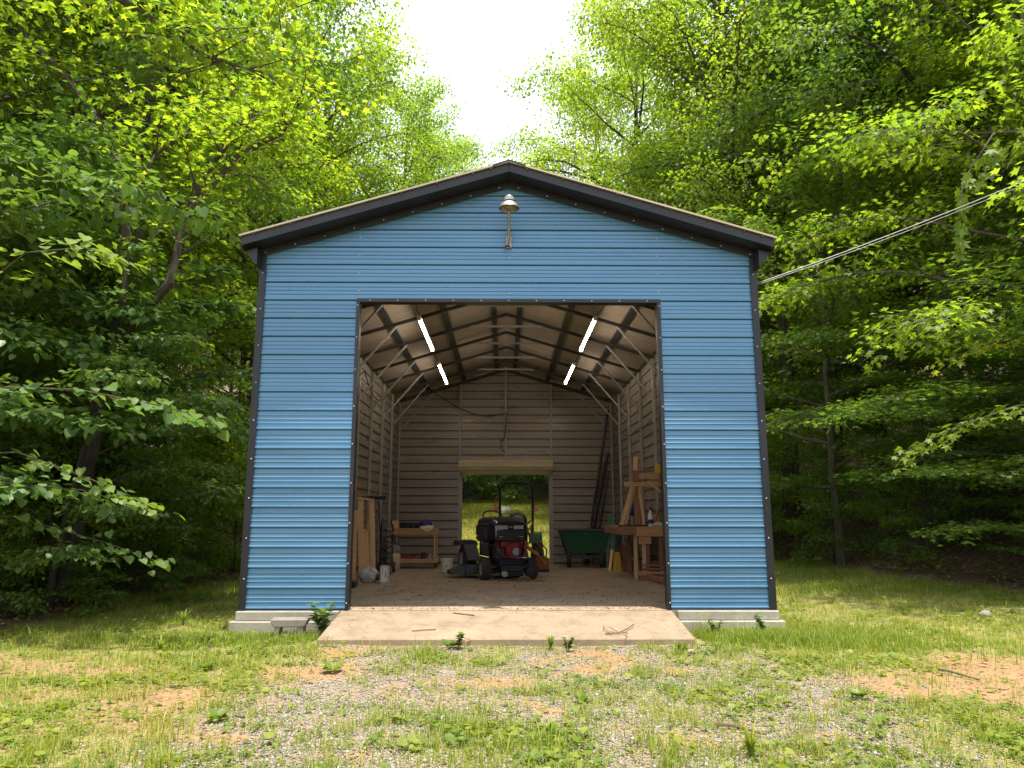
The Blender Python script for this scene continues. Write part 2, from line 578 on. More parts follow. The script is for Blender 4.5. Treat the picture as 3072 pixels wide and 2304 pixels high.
def sstep(a, b, x):
    t = np.clip((np.asarray(x, float) - a) / (b - a), 0, 1)
    return t * t * (3 - 2 * t)

def left_edge(y):
    return -5.35 - 0.10 * np.clip(14 - np.asarray(y, float), 0, 9) + 0.25 * np.sin(np.asarray(y) * 0.9)
def right_edge(y):
    return 7.9 - 0.06 * np.clip(np.asarray(y, float) - 12.5, 0, 10) + 0.3 * np.sin(np.asarray(y) * 0.7)

def height(x, y):
    x = np.asarray(x, float)
    y = np.asarray(y, float)
    z = -0.24 + 0.05 * (fbm(x, y, 0.5, 3) - 0.5) + 0.03 * (fbm(x, y, 2.2, 9, 3) - 0.5)
    dl = np.clip(left_edge(y) - x, 0, None)
    dr = np.clip(x - right_edge(y), 0, None)
    z = z + 0.10 * dl + 0.22 * np.clip(dl - 6, 0, None)
    z = z + 0.20 * np.clip(dr, 0, 1.2) + 0.42 * np.clip(dr - 1.0, 0, None)
    z = z + 0.025 * np.clip(x - 4.0, 0, 4)
    z = z + 0.035 * np.exp(-((y - 7.5) / .6) ** 2) * sstep(2.6, 2.0, np.abs(x))
    b = np.clip(y - 23, 0, None)
    z = z + 0.115 * b + 0.25 * np.clip(y - 42, 0, None)
    z = z - 0.05 * sstep(19, 23, y)
    fp = (np.abs(x) < 3.35) & (y > 8.95) & (y < 21.1)
    z = np.where(fp, -0.6, z)
    w = (sstep(0, 3, dl) + sstep(0, 3, dr))
    z = z + w * 0.5 * (fbm(x, y, 0.25, 5) - 0.5)
    return z

def masks(x, y):
    x = np.asarray(x, float)
    y = np.asarray(y, float)
    n1 = fbm(x, y, 0.9, 11)
    n2 = fbm(x, y, 2.6, 21)
    n3 = fbm(x, y, 6.0, 41, 3)
    drive = sstep(-2.5, -1.5, x + 0.9 * (n1 - 0.5)) * (1 - sstep(2.1, 3.2, x + 0.9 * (n1 - 0.5))) * (1 - sstep(7.7, 8.2, y))
    gravel = drive * sstep(0.38, 0.58, 0.55 * n1 + 0.45 * n2 + 0.06)
    # bare soil patches
    s1 = np.exp(-(((x - 4.2) / 1.5) ** 2 + ((y - 6.3) / 1.3) ** 2))
    s2 = np.exp(-(((x + 4.3) / 1.7) ** 2 + ((y - 6.6) / 0.8) ** 2))
    s3 = np.exp(-(((x - 7.0) / 1.6) ** 2 + ((y - 9.6) / 0.9) ** 2))
    s4 = np.exp(-(((x + 2.6) / 1.2) ** 2 + ((y - 5.2) / 0.9) ** 2))
    s5 = np.exp(-(((x + 5.6) / 1.2) ** 2 + ((y - 7.3) / 0.6) ** 2))
    soil = np.clip(1.1 * s1 + 0.85 * s2 + 0.6 * s3 + 0.7 * s4 + 0.9 * s5, 0, 1)
    g = 0.45 * n1 + 0.35 * n2 + 0.2 * n3
    grass = sstep(0.24, 0.56, g + 0.14 - 0.30 * soil - 0.22 * drive)
    near_wall = np.exp(-((y - 8.1) / 0.8) ** 2)
    grass = np.clip(grass + near_wall * 0.8 * (np.abs(x) > 1.9), 0, 1)
    lit = np.clip(sstep(0.0, 0.7, (left_edge(y) - x) + (n2 - .5) * 0.8) + sstep(0.0, 0.6, (x - right_edge(y)) + (n2 - .5) * 0.8), 0, 1)
    lit = np.clip(lit + sstep(40, 43, y), 0, 1)
    grass = grass * (1 - lit)
    gravel = gravel * (1 - 0.55 * grass)
    return grass, gravel, lit

def axis_pts(parts):
    out = []
    for a, b, n in parts:
        out.append(np.linspace(a, b, n, endpoint=False))
    out.append([parts[-1][1]])
    return np.concatenate(out)
gx = axis_pts([(-150, -40, 16), (-40, -9, 40), (-9, 11, 250), (11, 40, 40), (40, 150, 16)])
gy = axis_pts([(-60, -6, 12), (-6, 3, 26), (3, 15, 150), (15, 45, 80), (45, 180, 30)])
GX, GY = np.meshgrid(gx, gy)
GZ = height(GX, GY)
V = np.stack([GX.ravel(), GY.ravel(), GZ.ravel()], 1)
nx, ny = len(gx), len(gy)
ii = np.arange(nx - 1)[None, :] + nx * np.arange(ny - 1)[:, None]
ii = ii.ravel()
F = np.stack([ii, ii + 1, ii + nx + 1, ii + nx], 1)
me = np_mesh('ground', V, F, M['ground'], smooth=True)
gm, vm, lm = masks(V[:, 0], V[:, 1])
for nm, a in (('grassy', gm), ('gravel', vm), ('litter', lm)):
    at = me.attributes.new(nm, 'FLOAT', 'POINT')
    at.data.foreach_set('value', a.astype(np.float32))
ground = link('ground', me)
ground['kind'] = 'structure'

# ------------------------------------------------------------------ slab, footing, ramp
Y0, Y1 = 8.8, 21.0
HW = 3.05
def floor_z(y):
    return -0.25 * (y - Y0) / (Y1 - Y0)
sb = MB()
sb.prism([(8.78, 0.0), (21.15, -0.252), (21.15, -0.75), (8.78, -0.75)], -3.06, 3.06, 'x')
slab = sb.build('concrete_floor', M['slab'])
slab['kind'] = 'structure'
for sgn, nm in ((-1, 'l'), (1, 'r')):
    fb = MB()
    xa, xb = sgn * 1.925, sgn * 3.085
    fb.span((xa, 8.72, -0.105), (xb, 8.777, -0.004))
    xa2 = sgn * 1.93
    fb.span((xa2, 8.655, -0.42), (sgn * 3.13, 8.775, -0.108))
    f = fb.build('footing', M['block'], bevel=0.008)
    f['kind'] = 'structure'
rb = MB()
rb.add([(-1.91, 8.777, -0.003), (1.87, 8.777, -0.003), (1.87, 7.74, -0.15), (-1.92, 7.74, -0.15),
        (-1.91, 8.777, -0.5), (1.87, 8.777, -0.5), (1.87, 7.74, -0.5), (-1.92, 7.74, -0.5)],
       [(0, 3, 2, 1), (0, 1, 5, 4), (1, 2, 6, 5), (2, 3, 7, 6), (3, 0, 4, 7), (4, 5, 6, 7)])
rmp = rb.build('concrete_ramp', M['ramp'], bevel=0.01)
rmp['kind'] = 'structure'

# ------------------------------------------------------------------ the barn
barn = thing('barn', 'tall blue ribbed metal garage barn with black trim and open doorway', 'barn', (0, 0, 0))
PER = 0.2286
_prof = [(0, 0), (.001, -.024), (.013, -.024), (.014, 0), (.020, .013), (.034, .013), (.041, 0)]
for c in (.085, .132, .18):
    _prof += [(c - .006, 0), (c - .005, -.008), (c, -.008), (c + .001, .003), (c + .008, .003), (c + .014, 0)]
def profile(t0, t1):
    """(t, offset) points of the ribbed sheet between two heights"""
    pts = []
    k = math.floor(t0 / PER)
    while k * PER < t1:
        for a, o in _prof:
            t = k * PER + a
            if t0 - 1e-6 <= t <= t1 + 1e-6:
                pts.append((t, o))
        k += 1
    if pts[0][0] > t0 + 1e-4: pts.insert(0, (t0, 0))
    if pts[-1][0] < t1 - 1e-4: pts.append((t1, 0))
    return pts
def sheet(name, t0, t1, xlim, place, flip=False, mat='blue', parent=barn):
    """ribs run along x; xlim(t) gives (x0, x1); place(x, t, off) gives the world point"""
    vs, fs = [], []
    for t, o in profile(t0, t1):
        a, b = xlim(t)
        if b < a: a = b = (a + b) / 2
        vs.append(place(a, t, o))
        vs.append(place(b, t, o))
    for i in range(len(vs) // 2 - 1):
        f = (2 * i, 2 * i + 1, 2 * i + 3, 2 * i + 2)
        fs.append(f[::-1] if flip else f)
    me = bpy.data.meshes.new(name)
    me.from_pydata(vs, [], fs)
    me.materials.append(M[mat])
    return link(name, me, parent)
ROOF = lambda x: 5.33 - 0.30 * abs(x)
SH = PER * 4
def wall_rows(ztop, zbot=0.0):
    z = zbot
    k = math.floor(zbot / SH)
    while z < ztop - 0.01:
        z1 = min((k + 1) * SH, ztop)
        yield z, z1
        z = z1
        k += 1
DW, DH = 1.83, 3.64
random.seed(3)
def jit():
    return random.uniform(-0.0012, 0.0012)
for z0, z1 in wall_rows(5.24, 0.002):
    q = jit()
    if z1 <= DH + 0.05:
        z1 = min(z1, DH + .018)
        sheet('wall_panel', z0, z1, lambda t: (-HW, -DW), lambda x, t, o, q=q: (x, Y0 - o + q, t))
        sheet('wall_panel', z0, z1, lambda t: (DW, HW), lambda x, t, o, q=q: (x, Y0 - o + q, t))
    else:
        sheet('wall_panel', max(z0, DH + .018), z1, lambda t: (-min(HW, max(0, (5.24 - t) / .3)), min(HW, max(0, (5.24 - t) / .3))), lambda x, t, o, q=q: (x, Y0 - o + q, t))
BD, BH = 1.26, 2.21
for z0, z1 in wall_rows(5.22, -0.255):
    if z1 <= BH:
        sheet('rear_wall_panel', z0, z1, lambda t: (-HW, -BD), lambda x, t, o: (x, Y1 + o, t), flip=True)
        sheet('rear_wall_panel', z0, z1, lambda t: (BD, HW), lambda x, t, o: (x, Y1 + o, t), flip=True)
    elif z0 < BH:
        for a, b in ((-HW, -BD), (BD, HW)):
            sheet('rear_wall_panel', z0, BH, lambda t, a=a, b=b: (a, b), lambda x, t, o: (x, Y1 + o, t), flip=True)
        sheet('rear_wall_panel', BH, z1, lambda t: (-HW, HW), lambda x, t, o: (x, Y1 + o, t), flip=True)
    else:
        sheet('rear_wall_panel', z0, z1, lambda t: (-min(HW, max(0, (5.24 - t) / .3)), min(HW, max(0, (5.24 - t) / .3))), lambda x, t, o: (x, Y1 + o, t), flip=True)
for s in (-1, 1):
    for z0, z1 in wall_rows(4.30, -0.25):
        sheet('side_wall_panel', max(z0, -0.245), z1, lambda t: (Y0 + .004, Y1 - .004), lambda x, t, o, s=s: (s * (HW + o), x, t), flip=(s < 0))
# roof sheets: ribs run the length of the barn
sl = math.sqrt(1 + 0.09)
for s in (-1, 1):
    L = 3.2 * sl
    k = 0
    while k * SH < L:
        t0, t1 = k * SH, min((k + 1) * SH, L)
        sheet('roof_panel', t0, t1, lambda t: (Y0 - 0.345, Y1 + 0.3),
              lambda x, t, o, s=s: (s * (t / sl + o * 0.29), x, ROOF(t / sl) + 0.002 + o), flip=(s > 0), mat='roof')
        k += 1
    ins = MB()
    ins.add([(s * 0.0, Y0, 5.29), (s * 3.03, Y0, 5.29 - .909), (s * 3.03, Y1, 5.29 - .909), (s * 0.0, Y1, 5.29)], [(0, 1, 2, 3)])
    ins.build('insulation', M['insul'], barn, fix=False)
    # rake board, soffit and wall trim on the front gable, and the eave boards
    def raked(y0, y1, d0, d1, xe, name, mat='black', bevel=0.0):
        b = MB()
        b.add([(0, y0, 5.33 - d0), (s * xe, y0, ROOF(xe) - d0), (s * xe, y0, ROOF(xe) - d1), (0, y0, 5.33 - d1),
               (0, y1, 5.33 - d0), (s * xe, y1, ROOF(xe) - d0), (s * xe, y1, ROOF(xe) - d1), (0, y1, 5.33 - d1)],
              [(0, 1, 2, 3), (7, 6, 5, 4), (0, 4, 5, 1), (3, 2, 6, 7), (1, 5, 6, 2), (0, 3, 7, 4)])
        return b.build(name, M[mat], barn, bevel=bevel)
    raked(8.485, 8.505, 0.004, 0.112, 3.215, 'rake_board', bevel=0.003)
    raked(8.455, 8.484, -0.022, 0.0, 3.235, 'roof_edge', mat='roof')
    raked(8.507, 8.79, 0.106, 0.112, 3.21, 'soffit')
    raked(8.745, 8.775, 0.114, 0.19, 3.10, 'gable_trim', bevel=0.004)
    raked(21.28, 21.30, 0.004, 0.135, 3.215, 'rake_board')
    e = MB()
    e.span((s * 3.203, 8.51, ROOF(3.2) - .13), (s * 3.217, 21.275, ROOF(3.2) - 0.0))
    e.build('eave_board', M['black'], barn)
    e = MB()
    e.prism([(s * 3.20, ROOF(3.2) - .137), (s * 3.052, ROOF(3.05) - .137), (s * 3.052, ROOF(3.05) - .36), (s * 3.07, ROOF(3.05) - .36)], 8.60, 8.79, 'y')
    e.build('eave_return', M['black'], barn)
    # corner posts (L-shaped trim)
    for yy, ye in ((8.772, 8.9), (20.9, 21.03)):
        c = MB()
        c.prism([(s * 2.995, 8.772), (s * 3.078, 8.772), (s * 3.078, 8.89), (s * 3.070, 8.89), (s * 3.070, 8.7785), (s * 2.995, 8.7785)] if yy < 9 else
                [(s * 2.97, 21.028), (s * 3.078, 21.028), (s * 3.078, 20.9), (s * 3.07, 20.9), (s * 3.07, 21.02), (s * 2.97, 21.02)], -0.004 if yy < 9 else -.25, 4.30, 'z')
        c.build('corner_trim', M['black'], barn, bevel=0.002)
    # door jamb trim
    c = MB()
    c.prism([(s * (DW + .035), 8.774), (s * DW - s * .008, 8.774), (s * DW - s * .008, 8.90), (s * DW, 8.90), (s * DW, 8.782), (s * (DW + .035), 8.782)], 0.0, DH + .01, 'z')
    c.build('jamb_trim', M['black'], barn)
rc = MB()
rc.add([(-.20, 8.45, ROOF(.2) + .024), (0, 8.45, 5.33 + .032), (.20, 8.45, ROOF(.2) + .024), (-.20, 21.32, ROOF(.2) + .024), (0, 21.32, 5.33 + .032), (.2, 21.32, ROOF(.2) + .024),
        (-.20, 8.45, ROOF(.2) + .002), (0, 8.45, 5.33 + .012), (.20, 8.45, ROOF(.2) + .002), (-.20, 21.32, ROOF(.2) + .002), (0, 21.32, 5.33 + .012), (.2, 21.32, ROOF(.2) + .002)],
       [(0, 1, 4, 3), (1, 2, 5, 4), (6, 9, 10, 7), (7, 10, 11, 8), (0, 6, 7, 1), (1, 7, 8, 2), (0, 3, 9, 6), (2, 8, 11, 5)])
rc.build('ridge_cap', M['black'], barn)
hd = MB()
hd.span((-DW - .03, 8.768, DH), (DW + .03, 8.80, DH + .045))
hd.span((-DW, 8.80, DH + .002), (DW, 8.90, DH + .012))
hd.build('header_trim', M['black'], barn, bevel=0.002)
# screws
scm = MB().lathe([(0.001, -.006), (.005, -.005), (.008, 0.0)], axis='y', n=8).mesh('screw', M['screw'])
def screw(x, y, z):
    o = link('screw', scm, barn)
    o.location = (x, y, z)
for s in (-1, 1):
    z = 0.35
    while z < 4.2:
        screw(s * 3.03, 8.770, z)
        z += PER * 2 if s < 0 else PER * 2
    for z in (0.08, 0.52, 0.98, 1.44, 1.9, 2.35, 2.8, 3.2, 3.6):
        screw(s * (DW + .02), 8.772, z)
    for i in range(9):
        x = 0.12 + i * 0.36
        screw(s * x, 8.743, ROOF(x) - .168)
    for z in (3.82, 4.05, 4.28, 4.51):
        screw(s * 1.85, 8.797, z - .03)
for z in (3.76, 3.99, 4.22, 5.02):
    screw(0.01, 8.797, z)
for i in range(11):
    screw(-1.7 + .34 * i, 8.766, DH + .022)
# steel frame inside
bows = [Y0 + 1.525 * k for k in range(0, 9)]
TB = 0.057
for i, y in enumerate(bows):
    yy = y + (0.06 if i == 0 else (-0.06 if i == 8 else 0))
    for s in (-1, 1):
        b = MB()
        b.span((s * (HW - .015), yy - TB / 2, floor_z(y) + .002), (s * (HW - .015 - TB), yy + TB / 2, 4.26))
        b.build('frame_post', M['galv'], barn)
        b = MB()
        zo = 0.145
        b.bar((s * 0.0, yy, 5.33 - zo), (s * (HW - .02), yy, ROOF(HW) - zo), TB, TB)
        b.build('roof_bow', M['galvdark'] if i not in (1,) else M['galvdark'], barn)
        b = MB()
        b.bar((s * (HW - .075), yy + .035, 3.45), (s * 2.05, yy + .035, ROOF(2.05) - .17), .045, .03)
        b.build('knee_brace', M['galv'], barn)
    if 0 < i < 8:
        b = MB()
        b.bar((-.75, yy, ROOF(.75) - .18), (.75, yy, ROOF(.75) - .18), .04, .04)
        b.build('collar_tie', M['galv'], barn)
for x in (-2.2, -1.2, -.26, .26, 1.2, 2.2):
    b = MB()
    w = .055
    zc = ROOF(x) - .075
    sgn = 1 if x > 0 else -1
    b.add([(x - w, Y0 + .01, zc - .3 * (-w) * sgn), (x + w, Y0 + .01, zc - .3 * w * sgn), (x + w, Y0 + .01, zc - .3 * w * sgn + .03), (x - w, Y0 + .01, zc + .3 * w * sgn + .03),
           (x - w, Y1 - .01, zc + .3 * w * sgn), (x + w, Y1 - .01, zc - .3 * w * sgn), (x + w, Y1 - .01, zc - .3 * w * sgn + .03), (x - w, Y1 - .01, zc + .3 * w * sgn + .03)],
          [(0, 1, 2, 3), (7, 6, 5, 4), (0, 4, 5, 1), (1, 5, 6, 2), (2, 6, 7, 3), (3, 7, 4, 0)])
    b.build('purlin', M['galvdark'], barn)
for x, zb in ((-BD - .03, -.25), (0, BH + .05), (BD + .03, -.25)):
    b = MB()
    b.span((x - .03, Y1 - .09, zb), (x + .03, Y1 - .035, ROOF(x) - .17))
    b.build('wall_stud', M['galv'], barn)
for x in (-2.2, 2.2):
    pass
b = MB()
b.span((-BD, Y1 - .06, BH), (BD, Y1 - .03, BH + .05))
b.build('door_header', M['galv'], barn)
for s in (-1, 1):
    b = MB()
    b.span((s * (BD - .05), Y1 - .10, -.25), (s * (BD + .002), Y1 - .03, BH + .35))
    b.build('door_track', M['galv'], barn)
# rolled door
rd = MB()
pr = []
for k in range(28):
    a = 2 * math.pi * k / 28
    r = .20 + (.008 if k % 2 else -.004)
    pr.append((Y1 - .33 + r * math.cos(a), 2.45 + r * math.sin(a)))
rd.prism(pr, -1.30, 1.30, 'x')
rd.build('rollup_door', M['door'], barn)
b = MB()
b.span((-1.24, Y1 - .13, 2.20), (1.24, Y1 - .09, 2.245))
b.build('door_bottom_bar', M['white'], barn)
# conduit down the front left jamb and junction box
b = MB()
b.tube([(-2.80, 11.6, 3.9), (-2.80, 11.6, .1)], .012, 6)
b.build('conduit', M['galv'], barn)

# ------------------------------------------------------------------ lamps and wires
def tube_light(x, y0, label):
    t = thing('tube_light', label, 'light', (x, y0, 4.42), 0, 'lit tube lights under the barn roof')
    MB().span((-.035, 0, -.0), (.035, 2.46, .03)).build('housing', M['white'], t)
    b = MB()
    b.lathe([(.001, .03), (.021, .03), (.021, 2.43), (.001, 2.43)], c=(0, 0, -.024), axis='y', n=12)
    b.build('tube', M['tube'], t, smooth=True)
    for yy in (0.015, 2.445):
        MB().span((-.035, yy - .015, -.05), (.035, yy + .015, -.002)).build('end_cap', M['white'], t)
    for yy in (.3, 2.1):
        MB().tube([(0, yy, .035), (0, yy, ROOF(x) - 4.42 - .05)], .003, 4).build('hanging_chain', M['galv'], t)
tube_light(-1.52, 12.35, 'long lit tube light, left side of roof, nearer the doorway')
tube_light(-1.52, 16.2, 'long lit tube light, left side of roof, nearer the rear wall')
tube_light(1.52, 12.35, 'long lit tube light, right side of roof, nearer the doorway')
tube_light(1.52, 16.2, 'long lit tube light, right side of roof, nearer the rear wall')
def wire(name, pts, r, mat, label, cat='cable', sag=0.0, n=24):
    P = []
    pts = [Vector(p) for p in pts]
    for a, b in zip(pts[:-1], pts[1:]):
        for i in range(n):
            t = i / n
            p = a.lerp(b, t)
            p.z -= sag * 4 * t * (1 - t)
            P.append(p)
    P.append(pts[-1])
    o = MB().tube(P, r, 5).build(name, mat, smooth=True)
    return tag(o, label, cat)
wire('lamp_cord', [(-1.5, 10.4, 4.78), (-1.52, 12.4, 4.46)], .008, M['dkwire'], 'thin dark cord feeding the front left tube light', 'cord', .05)
wire('lamp_cord', [(1.85, 10.6, 4.70), (1.66, 11.4, 4.55), (1.52, 12.4, 4.46)], .008, M['dkwire'], 'thin dark cord feeding the front right tube light', 'cord', .03)
wire('lamp_cord', [(-1.52, 14.8, 4.44), (-1.52, 16.2, 4.44)], .008, M['dkwire'], 'dark cord joining the two left tube lights', 'cord', .04)
wire('lamp_cord', [(1.52, 14.8, 4.44), (1.50, 16.2, 4.44)], .008, M['dkwire'], 'dark cord joining the two right tube lights', 'cord', .06)
wire('electric_cable', [(-2.05, 20.85, 4.55), (-1.25, 20.85, 4.05), (-.6, 20.85, 3.85), (0.02, 20.86, 3.95), (-.02, 20.86, 3.3), (-.13, 20.85, 3.12), (-.14, 20.85, 2.95), (-.02, 20.86, 2.85)], .011, M['dkwire'],
     'dark power cord draped across the rear wall above the rolled door', 'cord', .03, 8)
wire('electric_cable', [(-2.94, 9.6, 4.0), (-2.93, 12.0, 3.95), (-2.93, 15.0, 4.0), (-2.93, 18.0, 3.95)], .011, M['dkwire'],
     'dark cord looping along the top of the left inside wall', 'cord', .32, 14)
wire('extension_cord', [(2.93, 14.9, 3.0), (2.93, 16.5, 2.98), (2.93, 18.0, 3.0)], .010, M['dkwire'], 'short dark cord strung between posts on the right inside wall', 'cord', .06, 10)
wire('overhead_cable', [(3.09, 8.93, 3.93), (14.0, 8.9, 8.95)], .0055, M['wirem'], 'pale overhead power cable rising from the barn eave to the right', 'cable', .28, 50)
wire('overhead_cable', [(3.09, 8.95, 3.915), (14.0, 8.94, 8.93)], .0035, M['wirem'], 'thinner strand hanging just below the pale overhead power cable', 'cable', .31, 50)

# yard lamp on the gable
lamp = thing('yard_lamp', 'old metal dome yard lamp on a bent pipe arm above doorway', 'lamp', (0.0, 8.79, 4.42))
MB().box((0, -.012, .0), (.07, .02, .16)).build('bracket', M['lampmetal'], lamp, bevel=.004)
MB().tube([(0, -.02, -.02), (0, -.05, .02), (0, -.12, .12), (0, -.30, .30), (0, -.36, .34)], .019, 10).build('arm', M['lampmetal'], lamp, smooth=True)
sh = MB().lathe([(.055, .42), (.075, .415), (.078, .372), (.060, .368), (.085, .352), (.115, .32), (.128, .285), (.122, .287), (.108, .32), (.078, .345), (.001, .35)], c=(0, -.38, 0), n=28)
sh.build('lamp_shade', M['lampmetal'], lamp, smooth=True)
MB().lathe([(.001, .345), (.06, .34), (.07, .31), (.05, .27), (.001, .26)], c=(0, -.38, 0), n=16).build('lamp_glass', M['lampin'], lamp, smooth=True)
MB().lathe([(.001, .445), (.045, .44), (.055, .42), (.055, .41)], c=(0, -.38, 0), n=16).build('lamp_cap', M['lampmetal'], lamp, smooth=True)
MB().tube([(-.035, -.03, -.06), (-.06, -.05, -.09), (-.03, -.05, -.06), (0, -.04, -.055), (.02, -.03, -.08)], .011, 6).build('lamp_wire', M['dkwire'], lamp, smooth=True)

# ------------------------------------------------------------------ things on the floor inside
def B(name, mat, parent, fn, smooth=False, bevel=0.0):
    m = MB()
    fn(m)
    return m.build(name, M[mat], parent, smooth=smooth, bevel=bevel)
FZ = floor_z

# --- left: leaning pine frame
t = thing('lumber_frame', 'pale pine board frame leaning against the left inside wall', 'lumber frame', (-2.70, 14.2, FZ(14.3)))
def lean(xb, xt, y0, y1, zt, w, name='board'):
    m = MB()
    m.bar((xb, y0, .004), (xt, y1, zt), w, .04, up=(0, 1, 0))
    return m.build(name, M['pine'], t, bevel=.003)
lean(-.15, -.17, -.05, .10, 1.28, .10)
lean(.00, -.12, .05, .30, 1.50, .10)
lean(.21, .09, .10, .32, 1.46, .095)
lean(.115, .00, .12, .26, .86, .115)
lean(.055, .03, .27, .42, 1.35, .05)
B('cross_board', 'pine', t, lambda m: m.bar((-.17, .30, 1.515), (.14, .33, 1.475), .10, .04), bevel=.003)
B('cross_board', 'pine', t, lambda m: m.bar((-.06, .24, .90), (.05, .24, .89), .05, .05), bevel=.003)
w = B('wood_lath', 'pine', None, lambda m: m.bar((-2.93, 12.5, 1.95), (-2.85, 14.6, 1.42), .035, .012))
tag(w, 'thin pale wooden lath slanting down to the leaning board frame', 'lath')
# wall bar
w = B('wall_bracket', 'black', None, lambda m: m.span((-2.93, 15.05, 1.38), (-2.42, 15.10, 1.45)), bevel=.004)
tag(w, 'flat black bar sticking out from the left inside wall', 'bracket')
w = B('black_tray', 'black', None, lambda m: m.span((-2.75, 12.15, FZ(12.3)), (-2.42, 12.45, FZ(12.3) + .10)), bevel=.02)
tag(w, 'low black object on the slab beside the left doorway jamb', 'tray')
# plastic bag with something red
t = thing('plastic_bag', 'crumpled grey plastic bag at the foot of leaning boards', 'bag', (-2.42, 13.45, FZ(13.45)))
def blob(m, c, r, seed, n=14, k=9, amp=.22):
    g = random.Random(seed)
    ph = [g.uniform(0, 6) for _ in range(6)]
    prof = []
    b = len(m.v)
    for i in range(k + 1):
        th = math.pi * i / k
        for j in range(n):
            a = 2 * math.pi * j / n
            q = 1 + amp * (math.sin(3 * a + ph[0] + 2 * th) * .5 + math.sin(5 * a + ph[1]) * .3 + math.sin(4 * th + ph[2]) * .3 + g.uniform(-.25, .25))
            m.v.append((c[0] + r[0] * q * math.sin(th) * math.cos(a), c[1] + r[1] * q * math.sin(th) * math.sin(a), max(.002, c[2] + r[2] * q * math.cos(th))))
    for i in range(k):
        for j in range(n):
            q = (j + 1) % n
            m.f.append((b + i * n + j, b + (i + 1) * n + j, b + (i + 1) * n + q, b + i * n + q))
B('bag_body', 'bag', t, lambda m: blob(m, (0, 0, .12), (.19, .14, .14), 4))
B('red_item', 'red', t, lambda m: blob(m, (.15, -.07, .11), (.07, .05, .06), 5, amp=.1), smooth=True)
# white box with black outline print
t = thing('carton', 'upright white carton with dark printed border on the slab', 'box', (-2.12, 13.25, FZ(13.25)), .05)
B('carton_body', 'white', t, lambda m: m.span((-.075, -.06, .002), (.075, .06, .30)), bevel=.003)
B('printed_border', 'black', t, lambda m: (m.span((-.068, -.0625, .012), (-.060, -.0605, .29)), m.span((.060, -.0625, .012), (.068, -.0605, .29)), m.span((-.06, -.0625, .282), (.06, -.0605, .29)), m.span((-.06, -.0625, .012), (.06, -.0605, .02)), m.span((.018, -.0625, .10), (.030, -.0605, .22)), m.span((-.030, -.0625, .17), (-.022, -.0605, .26))))
# golf-bag like black roll
t = thing('hand_truck', 'black upright hand truck with a coiled hose beside the workbench', 'hand truck', (-2.62, 16.6, FZ(16.6)), .1)
for s in (-1, 1):
    B('rail', 'black', t, lambda m: m.tube([(s * .13, 0, .12), (s * .13, .06, 1.0), (s * .10, .02, 1.08)], .018, 8), smooth=True)
    B('wheel', 'rubber', t, lambda m: m.lathe([(.02, -.025), (.10, -.03), (.115, 0), (.10, .03), (.02, .025)], c=(s * .17, .08, .118), axis='x', n=18), smooth=True)
B('toe_plate', 'black', t, lambda m: m.span((-.17, -.2, .01), (.17, 0, .025)))
B('cross_bar', 'black', t, lambda m: (m.span((-.13, .01, .4), (.13, .03, .43)), m.span((-.13, .03, .75), (.13, .05, .78))))
B('hose', 'dgrey', t, lambda m: m.tube([(.05 + .09 * math.cos(a * .5), -.05 + .05 * math.sin(a * .5), .15 + a * .018) for a in range(44)], .022, 6), smooth=True)
# wall tool / long handled
w = B('push_broom', 'dgrey', None, lambda m: (m.bar((-2.86, 17.5, FZ(17.5)), (-2.96, 17.5, 1.4), .03, .03), m.span((-2.93, 17.2, FZ(17.5)), (-2.80, 17.8, FZ(17.5) + .12))))
tag(w, 'long handled push broom standing against the left inside wall', 'broom')

# --- left workbench on casters
bx, by, bz = -2.28, 18.45, FZ(18.8)
t = thing('workbench', 'pine workbench on casters with cluttered top by rear left wall', 'workbench', (bx, by, bz))
B('bench_top', 'pine_x', t, lambda m: m.span((-.62, -.02, .93), (.58, .75, .965)), bevel=.004)
B('front_rail', 'pine_x', t, lambda m: m.span((-.60, 0, .82), (.56, .04, .928)), bevel=.003)
B('side_rail', 'pine', t, lambda m: m.span((.562, 0, .82), (.60, .72, .928)), bevel=.003)
B('bottom_rail', 'pine_x', t, lambda m: m.span((-.60, 0, .14), (.56, .04, .24)), bevel=.003)
B('side_bottom_rail', 'pine', t, lambda m: m.span((.562, 0, .14), (.60, .72, .24)), bevel=.003)
B('lower_shelf', 'redwood', t, lambda m: m.span((-.6, .045, .20), (.56, .72, .222)))
for x, y in ((-.58, .045), (.52, .045), (-.58, .63), (.52, .63)):
    B('leg', 'pine', t, lambda m: m.span((x, y, .16 if y > .5 else .16), (x + .04, y + .09, .925)), bevel=.003)
    B('caster', 'dgrey', t, lambda m: (m.lathe([(.005, -.018), (.05, -.018), (.055, 0), (.05, .018), (.005, .018)], c=(x + .02, y + .04, .057), axis='x', n=14), m.span((x - .01, y + .01, .10), (x + .05, y + .07, .138))))
tz = bz + .966
def small(name, mat, label, cat, fn, smooth=False, bevel=0.0):
    m = MB(); fn(m)
    return tag(m.build(name, M[mat], None, smooth=smooth, bevel=bevel), label, cat)
small('wood_block', 'pine', 'small pine block standing on the left end of the workbench', 'block', lambda m: m.span((bx - .52, by + .1, tz), (bx - .36, by + .2, tz + .19)), bevel=.004)
small('tool_case', 'navy', 'long dark tool case lying on the cluttered workbench', 'case', lambda m: m.span((bx - .33, by + .1, tz), (bx + .15, by + .35, tz + .14)), bevel=.02)
small('hand_saw', 'lens', 'pale metal saw blade lying on top of the dark tool case', 'saw', lambda m: m.bar((bx - .25, by + .15, tz + .155), (bx + .10, by + .25, tz + .155), .06, .006))
